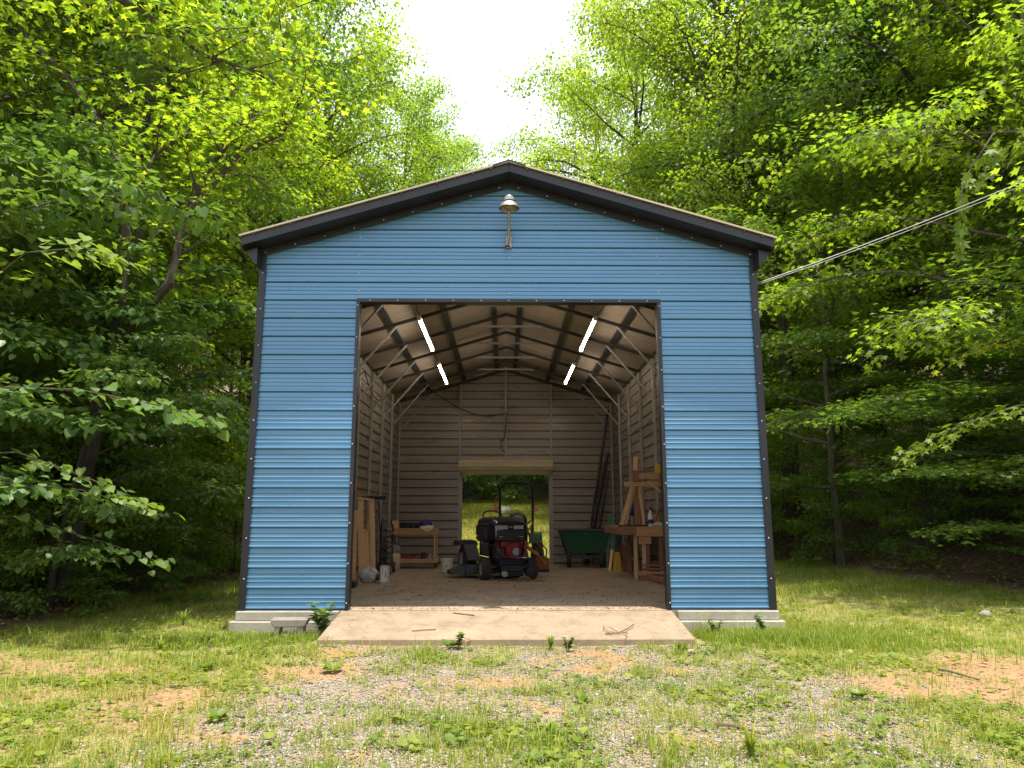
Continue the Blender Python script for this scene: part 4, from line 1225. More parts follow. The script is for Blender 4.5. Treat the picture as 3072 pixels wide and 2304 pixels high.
for i, (x0, y0, x1, y1, lb) in enumerate([(4.6, 6.6, 6.0, 6.35, 'long pale stick lying on bare soil at the right'), (3.9, 5.9, 4.7, 5.75, 'thin curved stick on the soil, right foreground'), (3.6, 6.7, 3.75, 6.2, 'dark short stick beside bare soil at the right'), (1.25, 4.95, 1.5, 4.75, 'broken grey stick lying in the gravel')]):
    z0 = float(height(x0, y0)); z1 = float(height(x1, y1)); zm = float(height((x0 + x1) / 2, (y0 + y1) / 2))
    small('fallen_stick', 'twig', lb, 'stick', lambda m: m.tube([(x0, y0, z0 + .02), ((x0 + x1) / 2, (y0 + y1) / 2 + .06, zm + .03), (x1, y1, z1 + .02)], [.012, .010, .006], 6))
# stones
for i, (x, y, r, lb) in enumerate([(.05, 35.3, .36, 'pale rock in the bright field behind the barn'), (6.0, 9.6, .08, 'tan stone half buried in the right side lawn')]):
    z = float(height(x, y))
    m = MB(); blob(m, (0, 0, r * .35), (r, r * .8, r * .7), 40 + i, 12, 7, .12)
    o = m.build('field_stone', M['block' if i == 0 else 'stool'], None)
    o.location = (x, y, z)
    tag(o, lb, 'stone')

# ------------------------------------------------------------------ vegetation
def unit(v):
    return v / np.maximum(np.linalg.norm(v, axis=-1, keepdims=True), 1e-9)

LEAF_SHAPES = {
    # folded kite: 2 triangles
    'kite': (np.array([[0, 0, 0], [-.36, .42, .06], [0, 1, -.04], [.36, .42, .06]]), np.array([[0, 2, 1], [0, 3, 2]])),
    # heart: 6 triangles
    'heart': (np.array([[0, 0, 0], [-.30, -.10, .05], [-.52, .22, .08], [-.36, .66, .03], [0, 1.05, -.10], [.36, .66, .03], [.52, .22, .08], [.30, -.10, .05]]),
              np.array([[0, 2, 1], [0, 3, 2], [0, 4, 3], [0, 5, 4], [0, 6, 5], [0, 7, 6]])),
    # maple: lobed, 8 triangles
    'maple': (np.array([[0, 0, 0], [-.50, .05, .0], [-.30, .28, .04], [-.55, .66, -.03], [-.18, .58, .04], [0, 1.05, -.08], [.18, .58, .04], [.55, .66, -.03], [.30, .28, .04], [.50, .05, 0]]),
              np.array([[0, 2, 1], [0, 3, 2], [0, 4, 3], [0, 5, 4], [0, 6, 5], [0, 7, 6], [0, 8, 7], [0, 9, 8]])),
}
def leaves_mesh(name, P, D, Nn, size, tint, shape, mat):
    """P position, D direction along leaf, Nn rough normal (n,3)"""
    D = unit(D)
    X = unit(np.cross(D, Nn))
    Z = np.cross(X, D)
    tv, tf = LEAF_SHAPES[shape]
    k = len(tv)
    s = size[:, None]
    V = (P[:, None, :] + (X * s)[:, None, :] * tv[None, :, 0:1] + (D * s)[:, None, :] * tv[None, :, 1:2] + (Z * s)[:, None, :] * tv[None, :, 2:3])
    F = (np.arange(len(P)) * k)[:, None, None] + tf[None]
    return np_mesh(name, V.reshape(-1, 3), F.reshape(-1, 3), mat, np.repeat(tint, k))

def tree_parts(seed, H, crown0, rad, n1, n2, nleaf, leaf, shape, mat, bark, layered=.5, r0=.18, droop=.1, spray=.45, lean=(0, 0), top_round=1.0, trunk_to=1.0, keep_low=0):
    """returns (trunk mesh, crown mesh, leaf data). Trunk + limbs + twigs; leaves in sprays round the twigs."""
    g = np.random.default_rng(seed)
    mb = MB()
    # trunk
    n = 9
    ts = np.linspace(0, trunk_to, n)
    wob = np.cumsum(g.normal(0, .05 * H / 10, (n, 2)), 0) * .6
    wob -= wob[0]
    T = np.stack([wob[:, 0] + lean[0] * ts ** 1.3, wob[:, 1] + lean[1] * ts ** 1.3, ts * H], 1)
    rr = r0 * (1 - ts * .88)
    rr[0] *= 1.35
    T[0, 2] = -.5
    mb.tube(T, list(rr), 8)
    def trunk_at(t):
        i = np.clip(t / trunk_to * (n - 1), 0, n - 1.001)
        a = int(i)
        return T[a] * (1 - (i - a)) + T[a + 1] * (i - a), rr[a] * (1 - (i - a)) + rr[a + 1] * (i - a)
    P, D, Nn, TW = [], [], [], []
    az = g.uniform(0, 6.28)
    for i in range(n1):
        f = (i + .5) / n1
        t = (crown0 + (trunk_to * .97 - crown0) * f ** .85)
        base, br = trunk_at(t)
        az += 2.4 + g.normal(0, .35)
        q = (t - crown0) / (1 - crown0)
        prof = math.sin(math.pi * (0.22 + .74 * q)) ** .6 if top_round else (1 - .7 * q)
        L = rad * (prof + .12) * g.uniform(.75, 1.15)
        el = (.15 + .85 * q) * (1 - .5 * layered) + g.normal(0, .1)
        d = np.array([math.cos(az) * math.cos(el), math.sin(az) * math.cos(el), math.sin(el)])
        m = 7
        pts = [base]
        dd = d.copy()
        for j in range(m - 1):
            dd = dd + np.array([g.normal(0, .10), g.normal(0, .10), g.normal(0, .06) + (.06 if j < 3 else -.12) * (1 if droop >= 0 else 0) - droop * .15 * j])
            dd = dd / np.linalg.norm(dd)
            pts.append(pts[-1] + dd * L / (m - 1))
        pts = np.array(pts)
        lr = min(br * .6, r0 * .42) * (.6 + .4 * L / rad)
        mb.tube(pts, list(np.linspace(lr, lr * .18, m)), 5, cap=False)
        # twigs
        for k in range(n2):
            u = (.22 + .78 * (k + g.uniform(0, 1)) / n2)
            u = min(u, .999)
            a = u * (m - 1)
            a0 = int(a)
            p = pts[a0] * (1 - (a - a0)) + pts[min(a0 + 1, m - 1)] * (a - a0)
            ld = unit(pts[min(a0 + 1, m - 1)] - pts[a0])
            side = 1 if k % 2 else -1
            perp = np.cross(ld, [0, 0, 1.0])
            perp = perp / max(np.linalg.norm(perp), 1e-6)
            td = ld * g.uniform(.4, 1.0) + perp * side * g.uniform(.4, 1.1) + np.array([0, 0, g.normal(.05, .28 * (1 - layered) + .06)])
            td = td / np.linalg.norm(td)
            tl = L * g.uniform(.22, .42) * (1.15 - .5 * u)
            e1 = p + td * tl * .5
            e2 = e1 + (td + np.array([0, 0, -droop * 1.2 - .1])) * tl * .5
            mb.tube([p, e1, e2], [lr * .22, lr * .14, lr * .05], 3, cap=False)
            TW.append((p, e1, e2, td))
    trunk = mb.mesh('trunk', bark, smooth=True, fix=False)
    nt_ = len(TW)
    A = np.array([x[0] for x in TW]); Bm = np.array([x[1] for x in TW]); Ce = np.array([x[2] for x in TW]); TD = np.array([x[3] for x in TW])
    per = max(4, nleaf // nt_)
    idx = np.repeat(np.arange(nt_), per)
    u = g.uniform(.05, 1.08, len(idx))[:, None]
    pos = np.where(u < .5, A[idx] + (Bm[idx] - A[idx]) * u * 2, Bm[idx] + (Ce[idx] - Bm[idx]) * (u - .5) * 2)
    ang = g.uniform(0, 2 * math.pi, len(idx))
    rd = spray * np.sqrt(g.uniform(0, 1, len(idx))) * (.6 + .4 * g.random(len(idx)))
    off = np.stack([np.cos(ang) * rd, np.sin(ang) * rd, g.normal(0, spray * (.10 + .45 * (1 - layered)), len(idx)) - rd * .25 * (droop + .3)], 1)
    pos = pos + off
    dirs = unit(TD[idx] * .5 + unit(off) * .9 + np.stack([g.normal(0, .25, len(idx)), g.normal(0, .25, len(idx)), g.normal(-.35 - droop, .28, len(idx))], 1))
    up = np.stack([g.normal(0, .25 + .35 * (1 - layered), len(idx)), g.normal(0, .25 + .35 * (1 - layered), len(idx)), np.ones(len(idx))], 1)
    sz = leaf * g.uniform(.65, 1.2, len(idx))
    clump = g.uniform(0, 1, nt_)[idx]
    tint = np.clip(.50 * clump + .5 * g.uniform(0, 1, len(idx)), 0, 1)
    crown = leaves_mesh('crown', pos, dirs, up, sz, tint, shape, mat)
    return trunk, crown, (pos, dirs, up, sz, tint)

PROTO = {}
def proto(key, *a, **k):
    PROTO[key] = tree_parts(*a, **k)
proto('tallA', 11, 17, .22, 4.6, 34, 9, 27000, .125, 'kite', M['leaf_yellow'], M['bark'], layered=.45, r0=.20, spray=.55)
proto('tallB', 12, 20, .30, 5.0, 34, 9, 36000, .13, 'kite', M['leaf_yellow'], M['bark'], layered=.35, r0=.24, spray=.60, droop=.2)
proto('tallC', 13, 15, .16, 4.2, 36, 9, 36000, .135, 'kite', M['leaf_dark'], M['bark'], layered=.6, r0=.17, spray=.55)
proto('tallD', 15, 18, .12, 4.8, 40, 9, 42000, .145, 'kite', M['leaf_dark'], M['bark'], layered=.5, r0=.2, spray=.60)
proto('tallE', 16, 19, .48, 4.6, 26, 9, 28000, .14, 'kite', M['leaf_dark'], M['bark'], layered=.5, r0=.26, spray=.60)
proto('mapleA', 21, 11, .16, 4.3, 34, 11, 26000, .10, 'maple', M['leaf_yellow'], M['barkpale'], layered=.85, r0=.13, spray=.40, droop=.15)
proto('mapleB', 22, 8, .18, 3.6, 26, 10, 15000, .10, 'maple', M['leaf_dark'], M['barkpale'], layered=.9, r0=.10, spray=.38)
proto('redbudA', 31, 6.2, .16, 3.4, 24, 10, 13000, .10, 'heart', M['leaf_redbud'], M['bark'], layered=.92, r0=.09, spray=.34, lean=(.8, -.3))
proto('redbudB', 32, 5.0, .12, 2.9, 22, 9, 11000, .095, 'heart', M['leaf_redbud'], M['bark'], layered=.92, r0=.07, spray=.32, lean=(-.5, -.2))
proto('shrubA', 41, 2.2, .05, 1.2, 16, 6, 3000, .10, 'kite', M['leaf_dark'], M['bark'], layered=.7, r0=.022, spray=.24)
proto('shrubB', 42, 1.5, .05, 1.0, 14, 6, 2200, .085, 'maple', M['leaf_dark'], M['bark'], layered=.85, r0=.016, spray=.20)
proto('shrubC', 43, 3.4, .06, 1.7, 20, 7, 5200, .11, 'kite', M['leaf_yellow'], M['bark'], layered=.7, r0=.03, spray=.30)
CAT = {'tall': ('forest_tree', 'tree'), 'maple': ('maple_tree', 'tree'), 'redbud': ('redbud_tree', 'tree'), 'shrub': ('woodland_shrub', 'shrub')}
def plant(key, x, y, rot, sc, label, group=None, szz=None, dz=0.0):
    k = key.rstrip('ABCDE')
    nm, ct = CAT[k]
    t = thing(nm, label, ct, (x, y, float(height(x, y)) + dz), rot, group)
    t.scale = (sc, sc, szz or sc)
    tr, cr, _ = PROTO[key]
    link('trunk', tr, t)
    link('crown', cr, t)
    return t

LG = 'tall trees standing in the left wood'
LGl = 'tall leafy forest tree standing among others in the left wood'
RG = 'tall trees standing on the right hillside'
RGl = 'tall leafy forest tree standing among others on the right hillside'
BG = 'trees of the wood beyond the rear field'
BGl = 'leafy tree in the dense wood closing the field behind the barn'
# left wood
plant('tallE', -7.9, 14.8, 0.4, .85, 'forest tree with dark forked trunk left of the barn roof')
plant('tallA', -9.6, 9.9, 2.2, .90, 'tall yellow green tree filling the upper left corner')
plant('mapleA', -9.2, 20.4, 1.1, 1.10, 'bright maple rising just beyond the barn\'s left wall')
plant('redbudA', -8.1, 10.8, 2.6, 1.0, 'heart leaved redbud with flat layers at left wood edge')
plant('redbudB', -7.0, 13.0, 2.0, 1.05, 'smaller heart leaved redbud nearest the barn\'s left corner')
plant('redbudB', -8.3, 8.4, 4.0, 1.25, 'heart leaved redbud at the far left edge of the photo')
plant('redbudB', -6.3, 10.6, 3.1, .74, 'low redbud spreading big pale leaves just above the left lawn')
for i, (k, x, y, s) in enumerate([('tallD', -10.5, 13.5, 1.0), ('tallB', -11.5, 18.5, .95), ('tallB', -7.3, 23.0, 1.0), ('tallB', -4.6, 31.5, .92), ('tallD', -14.5, 16, 1.0), ('tallC', -9.8, 27.5, 1.05),
                                  ('tallB', -13, 24, 1.0), ('tallD', -17.5, 22, 1.0), ('tallA', -7.4, 27.5, 1.1), ('tallB', -11.5, 33.5, 1.0), ('tallD', -16.5, 30.5, 1.0),
                                  ('tallB', -3.6, 38.0, 1.05), ('tallA', -3.6, 43.0, 1.05), ('tallD', -9.5, 41, 1.0), ('tallD', -19, 13, 1.0), ('tallC', -22, 20, 1.0), ('tallD', -21, 29, 1.0), ('tallC', -16, 38, 1.0)]):
    plant(k, x, y, i * 1.7, s * (1 + .06 * math.sin(i * 5)), LGl, LG)
# right hillside
plant('mapleA', 9.7, 12.6, 2.6, 1.10, 'layered maple on the right bank above the overhead cable')
plant('mapleB', 10.9, 12.0, 2.2, .95, 'low maple spreading a flat branch at the right edge')
plant('mapleB', 7.9, 17.8, 4.1, 1.1, 'maple touching the barn\'s right eave with bright leaves')
plant('mapleB', 10.0, 13.8, 1.2, 1.15, 'low flat crowned maple fanning out over the right bank', szz=.52)
plant('mapleB', 9.1, 11.9, 5.2, .85, 'short wide maple with flat green layers at right edge', szz=.50)
plant('tallB', 7.0, 22.0, 0.9, .98, 'tall yellow green tree rising directly behind the right eave', szz=1.1)
plant('tallA', 13.0, 14.5, 3.3, 1.0, 'tallest broad tree over the right edge of the photo')
for i, (k, x, y, s) in enumerate([('tallE', 10.2, 16.4, .95), ('tallC', 11.6, 20.5, 1.0), ('tallE', 13.4, 17.6, .9), ('mapleA', 12.4, 16.0, 1.0), ('tallD', 12.0, 23.4, 1.0), ('tallE', 9.0, 23.6, 1.0), ('tallD', 16.0, 21.5, 1.0), ('tallA', 7.4, 26.5, .95), ('tallD', 11.5, 25.5, 1.0), ('tallC', 16.0, 26, 1.0),
                                  ('tallB', 5.9, 31.0, 1.12), ('tallD', 11.0, 33.0, 1.0), ('tallA', 16, 33, 1.0), ('tallB', 5.0, 38.5, 1.1), ('tallA', 5.2, 44.0, 1.0), ('tallD', 10.5, 41, 1.0),
                                  ('tallD', 17, 11.0, 1.0), ('tallC', 20, 17, 1.0), ('tallD', 21, 24, 1.0), ('tallC', 14.8, 8.4, .95), ('tallC', 21, 32, 1.0), ('tallD', 16.5, 40, 1.0)]):
    plant(k, x, y, i * 2.1 + 1, s * (1 + .06 * math.sin(i * 4)), RGl, RG)
# beyond the field
for i in range(15):
    x = -17 + i * 2.5
    y = 45.5 + 2.4 * math.sin(i * 2.3) + (2 if abs(x - .5) < 2 else 0)
    k = ['tallD', 'tallC', 'mapleA', 'tallD'][i % 4]
    plant(k, x, y, i * 1.3, (.80 if abs(x - .5) > 4 else .66), BGl, BG, dz=-1.2)
for i in range(9):
    plant('shrubA', -8 + i * 1.9, 41.8 + 1.2 * math.sin(i * 2.1), i * 1.9, 2.0, 'dark bushy shrub at the top edge of the rear field', 'shrubs along the top of the rear field')
# shrubs of the wood edge
LSl, LSg = 'low leafy shrub in the shade of the left wood edge', 'shrubs along the left wood edge'
RSl, RSg = 'low leafy shrub on the leaf littered right bank', 'shrubs along the right bank'
g = np.random.default_rng(5)
sh_l = [(-6.3, 9.4, .55, 'shrubA'), (-7.4, 9.9, .8, 'shrubA'), (-6.7, 11.4, .75, 'shrubC'), (-6.2, 12.8, .6, 'shrubA'), (-7.3, 13.2, .9, 'shrubC'), (-6.3, 14.8, .8, 'shrubA'), (-5.9, 16.6, .9, 'shrubC'),
        (-7.5, 16.8, 1.1, 'shrubC'), (-8.9, 11.7, 1.0, 'shrubC'), (-9.3, 14.2, 1.1, 'shrubC'), (-6.5, 18.9, 1.0, 'shrubC'), (-8.6, 19.4, 1.1, 'shrubC'), (-10.6, 16.9, 1.2, 'shrubC'), (-11.3, 12.4, 1.1, 'shrubC'),
        (-8.6, 8.6, .9, 'shrubA'), (-10.2, 10.0, 1.2, 'shrubC'), (-6.2, 21.8, 1.1, 'shrubC'), (-9.8, 22.5, 1.2, 'shrubC'), (-12.8, 20.2, 1.2, 'shrubC'), (-5.8, 25.5, 1.0, 'shrubC'), (-13.6, 14.6, 1.2, 'shrubC'), (-12.0, 9.4, 1.1, 'shrubC')]
for i, (x, y, s, k) in enumerate(sh_l):
    plant(k, x, y, i * 2.2, s, LSl, LSg)
plant('shrubB', -5.5, 10.2, 1.0, .42, 'small pale sapling at the shade line on the left lawn')
plant('shrubB', -4.9, 11.7, 2.0, .40, 'second small sapling further back on the left shade line')
sh_r = [(8.9, 12.2, .75, 'shrubB'), (10.6, 12.6, .9, 'shrubB'), (8.6, 15.4, .8, 'shrubA'), (10.2, 15.6, 1.0, 'shrubB'), (12.0, 13.6, .9, 'shrubA'), (7.9, 18.2, .9, 'shrubA'), (9.6, 18.6, .5, 'shrubC'),
        (12.4, 17.4, .6, 'shrubC'), (8.0, 21.4, 1.0, 'shrubC'), (10.8, 22.0, 1.1, 'shrubC'), (13.6, 21.6, 1.2, 'shrubC'), (7.0, 24.2, 1.1, 'shrubC'), (11.8, 10.6, .8, 'shrubA'), (14.2, 11.6, 1.0, 'shrubC'), (15.4, 15.2, 1.2, 'shrubC'), (10.3, 10.2, .6, 'shrubB'),
        (16.5, 19, 1.2, 'shrubC'), (9.8, 28, 1.2, 'shrubC'), (13, 29.5, 1.2, 'shrubC')]
for i, (x, y, s, k) in enumerate(sh_r):
    plant(k, x, y, i * 1.7, s, RSl, RSg)

ORD = 'first second third fourth fifth sixth seventh eighth ninth tenth eleventh twelfth thirteenth fourteenth fifteenth sixteenth'.split()
def name_rows(grp, cuts, fmt):
    os_ = [o for o in C.objects if o.get('group') == grp and o.parent is None]
    rows = {}
    for o in os_:
        k = sum(o.location.y > c for c in cuts)
        rows.setdefault(k, []).append(o)
    for k, l in rows.items():
        l.sort(key=lambda o: o.location.x / o.location.y)
        for i, o in enumerate(l):
            o['label'] = fmt(ORD[i], k)
name_rows(LG, (15, 21, 29), lambda n, k: '%s forest tree from the left in the %s row of the left wood' % (n, ['front', 'second', 'third', 'deepest'][k]))
name_rows(RG, (15, 21, 29), lambda n, k: '%s forest tree from the left in the %s row up the right hillside' % (n, ['front', 'second', 'third', 'deepest'][k]))
name_rows(BG, (), lambda n, k: '%s tree from the left in the wood closing the rear field' % n)
name_rows('shrubs along the top of the rear field', (), lambda n, k: '%s dark shrub from the left along the top of the rear field' % n)
name_rows(LSg, (11, 14.5, 18), lambda n, k: '%s leafy shrub from the left in the %s band of the left wood edge' % (n, ['nearest', 'second', 'third', 'farthest'][k]))
name_rows(RSg, (13, 16.5, 21), lambda n, k: '%s leafy shrub from the left in the %s band of the right bank' % (n, ['nearest', 'second', 'third', 'farthest'][k]))

# near branches with leaves large enough to pick apart: leaf by leaf
def leafy_branch(root, pts, r, n, size, shape, mat, seed, spread=.28, bark='bark', hang=0.0, maxn=150):
    g = np.random.default_rng(seed)
    pts = [Vector(p) for p in pts]
    MB().tube(pts, list(np.linspace(r, r * .25, len(pts))), 6).build('branch', M[bark], root, smooth=True)
    lm_ = leaves_mesh('leaf', np.zeros((1, 3)), np.array([[0, 1.0, 0]]), np.array([[0, 0, 1.0]]), np.array([1.0]), np.array([g.uniform(.3, .9)]), shape, M[mat])
    for i in range(min(n, maxn)):
        u = g.uniform(.12, 1) ** .8 * (len(pts) - 1)
        a = min(int(u), len(pts) - 2)
        p = pts[a].lerp(pts[a + 1], u - a)
        d = (pts[a + 1] - pts[a]).normalized()
        side = Vector((-d.y, d.x, 0)) * (1 if i % 2 else -1)
        off = side * g.uniform(.05, spread) + Vector((0, 0, g.normal(-.02 - hang * .3, .05 + hang * .15))) + d * g.normal(0, .08)
        dr = (side * .8 + d * .7 + Vector((g.normal(0, .25), g.normal(0, .25), g.normal(-.35 - hang, .2)))).normalized()
        up = Vector((g.normal(0, .25), g.normal(-.1, .25), 1)).normalized()
        x = dr.cross(up).normalized()
        z = x.cross(dr)
        o = link('leaf', lm_, root)
        mt = Matrix((x, dr, z)).transposed().to_4x4()
        s = size * g.uniform(.7, 1.2)
        o.matrix_basis = Matrix.Translation(p + off) @ mt @ Matrix.Scale(s, 4)

def branch_tree(name, label, root_at, trunk_pts, r0, branches, cat='tree', bark='bark', maxn=150):
    t = thing(name, label, cat, root_at)
    MB().tube([Vector(p) - Vector(root_at) for p in trunk_pts], list(np.linspace(r0, r0 * .35, len(trunk_pts))), 8).build('trunk', M[bark], t, smooth=True)
    for b in branches:
        leafy_branch(t, [Vector(p) - Vector(root_at) for p in b[0]], *b[1:-1], maxn=b[-1])
    return t
zL = float(height(-6.6, 8.3))
branch_tree('redbud_sapling', 'slender redbud reaching a sunlit spray of big leaves toward the barn', (-6.6, 8.3, zL),
    [(-6.6, 8.3, zL - .3), (-6.5, 8.3, 1.2), (-6.3, 8.25, 2.4), (-6.1, 8.2, 3.8)], .045,
    [([(-6.35, 8.25, 2.1), (-5.4, 7.9, 2.42), (-4.5, 7.7, 2.36), (-3.6, 7.6, 2.18), (-3.0, 7.6, 2.02)], .018, 85, .125, 'heart', 'leaf_redbud', 71, .24, 'bark', 0.0, 85),
     ([(-6.4, 8.25, 1.7), (-5.4, 8.2, 1.75), (-4.6, 8.3, 1.45), (-3.9, 8.4, 1.15)], .014, 75, .105, 'heart', 'leaf_redbud', 72, .32, 'bark', 0.0, 75),
     ([(-6.4, 8.2, 1.1), (-5.6, 8.6, 1.05), (-4.7, 8.9, .75), (-4.1, 9.1, .50)], .012, 60, .10, 'heart', 'leaf_redbud', 73, .30, 'bark', 0.0, 60),
     ([(-6.15, 8.2, 3.5), (-5.3, 7.8, 3.9), (-4.5, 7.5, 3.85), (-4.0, 7.4, 3.7)], .014, 75, .12, 'heart', 'leaf_redbud', 74, .30, 'bark', 0.0, 75)])
zR = float(height(9.4, 10.4))
branch_tree('maple_sapling', 'young maple holding out a flat branch over the right bank', (9.4, 10.4, zR),
    [(9.4, 10.4, zR - .3), (9.35, 10.4, 2.0), (9.2, 10.4, 4.2), (9.1, 10.4, 6.0)], .07,
    [([(9.3, 10.4, 2.6), (8.2, 10.2, 2.75), (7.0, 10.0, 2.55), (6.1, 10.0, 2.25), (5.3, 10.1, 1.85)], .022, 130, .125, 'maple', 'leaf_yellow', 81, .45, 'barkpale', .05, 130),
     ([(9.3, 10.4, 3.6), (8.3, 10.6, 3.9), (7.2, 10.7, 3.6), (6.4, 10.7, 3.3)], .018, 80, .12, 'maple', 'leaf_yellow', 82, .45, 'barkpale', .05, 80),
     ([(9.1, 10.4, 5.8), (8.0, 10.1, 6.7), (7.0, 9.8, 6.5), (6.4, 9.7, 5.7), (6.25, 9.7, 4.9)], .02, 85, .16, 'maple', 'leaf_yellow', 83, .30, 'barkpale', .5, 85)], bark='barkpale')

def limb_tree(name, label, base, trunk, r0, limbs, n, spread, size, shape, mat, seed):
    t = thing(name, label, 'tree', base)
    Bv = Vector(base)
    MB().tube([Vector(p) - Bv for p in trunk], list(np.linspace(r0, r0 * .5, len(trunk))), 8).build('trunk', M['bark'], t, smooth=True)
    g = np.random.default_rng(seed)
    pos, dr = [], []
    for L, r in limbs:
        L = [Vector(p) - Bv for p in L]
        m = MB()
        m.tube(L, list(np.linspace(r, r * .3, len(L))), 7)
        for k in range(len(L) * 5):
            u = g.uniform(.15, 1) * (len(L) - 1)
            a = min(int(u), len(L) - 2)
            p = L[a].lerp(L[a + 1], u - a)
            d = (L[a + 1] - L[a]).normalized()
            td = (d * .5 + Vector((g.normal(0, .7), g.normal(0, .7), g.normal(.1, .35)))).normalized()
            tl = g.uniform(.5, 1.3)
            q = p + td * tl * .5
            e = q + (td + Vector((g.normal(0, .2), g.normal(0, .2), -.15))) * tl * .5
            m.tube([p, q, e], [r * .28, r * .18, r * .06], 4, cap=False)
            c = max(6, n // (len(limbs) * len(L) * 5))
            for _ in range(c):
                w_ = g.uniform(.25, 1.05)
                pp = p.lerp(q, w_ * 2) if w_ < .5 else q.lerp(e, (w_ - .5) * 2)
                of = Vector((g.normal(0, spread), g.normal(0, spread), g.normal(0, spread * .3)))
                pos.append(tuple(pp + of)); dr.append(tuple(td * .6 + of.normalized() + Vector((0, 0, -.4))))
        m.build('limb', M['bark'], t, smooth=True)
    pos, dr = np.array(pos), np.array(dr)
    k = len(pos)
    up = np.stack([g.normal(0, .35, k), g.normal(0, .35, k), np.ones(k)], 1)
    link('crown', leaves_mesh('crown', pos, dr, up, size * g.uniform(.6, 1.2, k), g.random(k), shape, M[mat]), t)
zb = float(height(-6.4, 11.1))
limb_tree('forked_tree', 'dark forked tree whose bare looking limbs spread above the left eave', (-6.4, 11.1, zb),
    [(-6.4, 11.1, zb - .3), (-6.25, 11.1, 1.6), (-6.0, 11.0, 3.2), (-5.92, 11.0, 4.2), (-5.88, 11.0, 4.89)], .13,
    [([(-5.92, 11.0, 3.6), (-5.05, 10.7, 4.5), (-4.98, 10.85, 5.59), (-4.72, 11.1, 6.64), (-4.26, 11.35, 7.42), (-3.61, 11.6, 8.16)], .075),
     ([(-4.95, 10.85, 5.65), (-4.27, 11.05, 6.77), (-3.7, 11.3, 7.23), (-3.54, 11.55, 7.92)], .05),
     ([(-5.88, 11.0, 4.8), (-6.14, 11.25, 5.99), (-6.5, 11.5, 6.99), (-7.11, 11.75, 7.89), (-8.0, 12.0, 8.92), (-8.91, 12.25, 9.82)], .08),
     ([(-6.12, 11.2, 5.9), (-5.79, 11.45, 6.97), (-5.48, 11.7, 7.44), (-5.09, 11.95, 8.37)], .045)],
    2600, .22, .12, 'maple', 'leaf_yellow', 91)
zb = float(height(-8.0, 6.5))
limb_tree('overhanging_maple', 'maple at far left reaching a long limb across the upper photo', (-8.0, 6.5, zb),
    [(-8.0, 6.5, zb - .3), (-7.8, 6.7, 3.0), (-7.3, 7.2, 6.5), (-6.4, 8.0, 7.9)], .17,
    [([(-6.4, 8.0, 7.9), (-5.52, 8.6, 7.98), (-5.03, 8.85, 7.72), (-4.64, 9.1, 7.58), (-4.22, 9.35, 7.34), (-3.67, 9.6, 7.29)], .065),
     ([(-5.6, 8.5, 8.0), (-4.6, 8.9, 8.4), (-3.6, 9.2, 8.5), (-2.7, 9.5, 8.3)], .04)],
    1300, .22, .13, 'maple', 'leaf_yellow', 92)

# ---------------- ground cover
def in_barn(x, y, m=.0):
    return ((np.abs(x) < 3.16 + m) & (y > 8.6 - m) & (y < 21.2 + m)) | ((np.abs(x) < 2.0 + m) & (y > 7.68 - m) & (y < 9))
def scatter(n, seed, x0, x1, y0, y1, power=1.6):
    g = np.random.default_rng(seed)
    u = g.random(n)
    y = y0 + (y1 - y0) * u ** power
    half = .80 * y + 1.5
    x = g.uniform(-1, 1, n) * half
    k = (x > x0) & (x < x1) & ~in_barn(x, y)
    return x[k], y[k], g
def sheath(name, n, seed, y0, y1, hmin, hmax, wid, power, dens, mat='grass', thr=.25, tmin=0.0, tmax=.82):
    x, y, g = scatter(n, seed, -30, 30, y0, y1, power)
    gr, gv, lt = masks(x, y)
    clump = fbm(x, y, 5.0, 77, 3)
    p = dens(gr, gv, lt, clump)
    k = g.random(len(x)) < p
    x, y, gr, clump = x[k], y[k], gr[k], clump[k]
    z = height(x, y)
    n = len(x)
    az = g.uniform(0, 2 * math.pi, n)
    near_foot = np.exp(-((y - 8.3) / .5) ** 2) * (np.abs(x) > 2.0) * (np.abs(x) < 3.8)
    h = g.uniform(hmin, hmax, n) * (.55 + .9 * clump) * (1 + 1.1 * near_foot * (x > 0))
    w = wid * g.uniform(.6, 1.3, n)
    lean = g.uniform(.15, .9, n) * h
    dx, dy = np.cos(az), np.sin(az)
    px, py = -dy * w / 2, dx * w / 2
    B0 = np.stack([x - px, y - py, z - .01], 1)
    B1 = np.stack([x + px, y + py, z - .01], 1)
    mx, my, mz = x + dx * lean * .35, y + dy * lean * .35, z + h * .62
    C0 = np.stack([mx - px * .7, my - py * .7, mz], 1)
    C1 = np.stack([mx + px * .7, my + py * .7, mz], 1)
    Tt = np.stack([x + dx * lean, y + dy * lean, z + h * .95], 1)
    V = np.stack([B0, B1, C0, C1, Tt], 1).reshape(-1, 3)
    F = (np.arange(n) * 5)[:, None, None] + np.array([[0, 1, 3], [0, 3, 2], [2, 3, 4]])[None]
    dry = fbm(x, y, 1.6, 33)
    t = np.clip(tmin + (tmax - tmin) * (.55 * g.random(n) + .75 * (dry - .2)), 0, 1)
    me = np_mesh(name, V, F.reshape(-1, 3), M[mat], np.repeat(t, 5))
    return me
gl = link('lawn_grass', sheath('lawn_grass', 380000, 101, 3.0, 14.0, .020, .070, .0055, 1.35, lambda gr, gv, lt, c: np.clip(gr ** 1.3 * (.25 + 1.6 * (c - .3)), .015, 1) * (1 - lt)))
tag(gl, 'short patchy green grass growing over the lawn around the barn', 'grass', kind='stuff')
gl = link('tall_grass', sheath('tall_grass', 120000, 131, 3.2, 12.0, .06, .13, .007, 1.35, lambda gr, gv, lt, c: np.clip((c - .60) * 5, 0, 1) * (.15 + .85 * gr) * (1 - lt), tmin=.1, tmax=.95))
tag(gl, 'longer clumps of grass standing above the short patchy lawn', 'grass', kind='stuff')
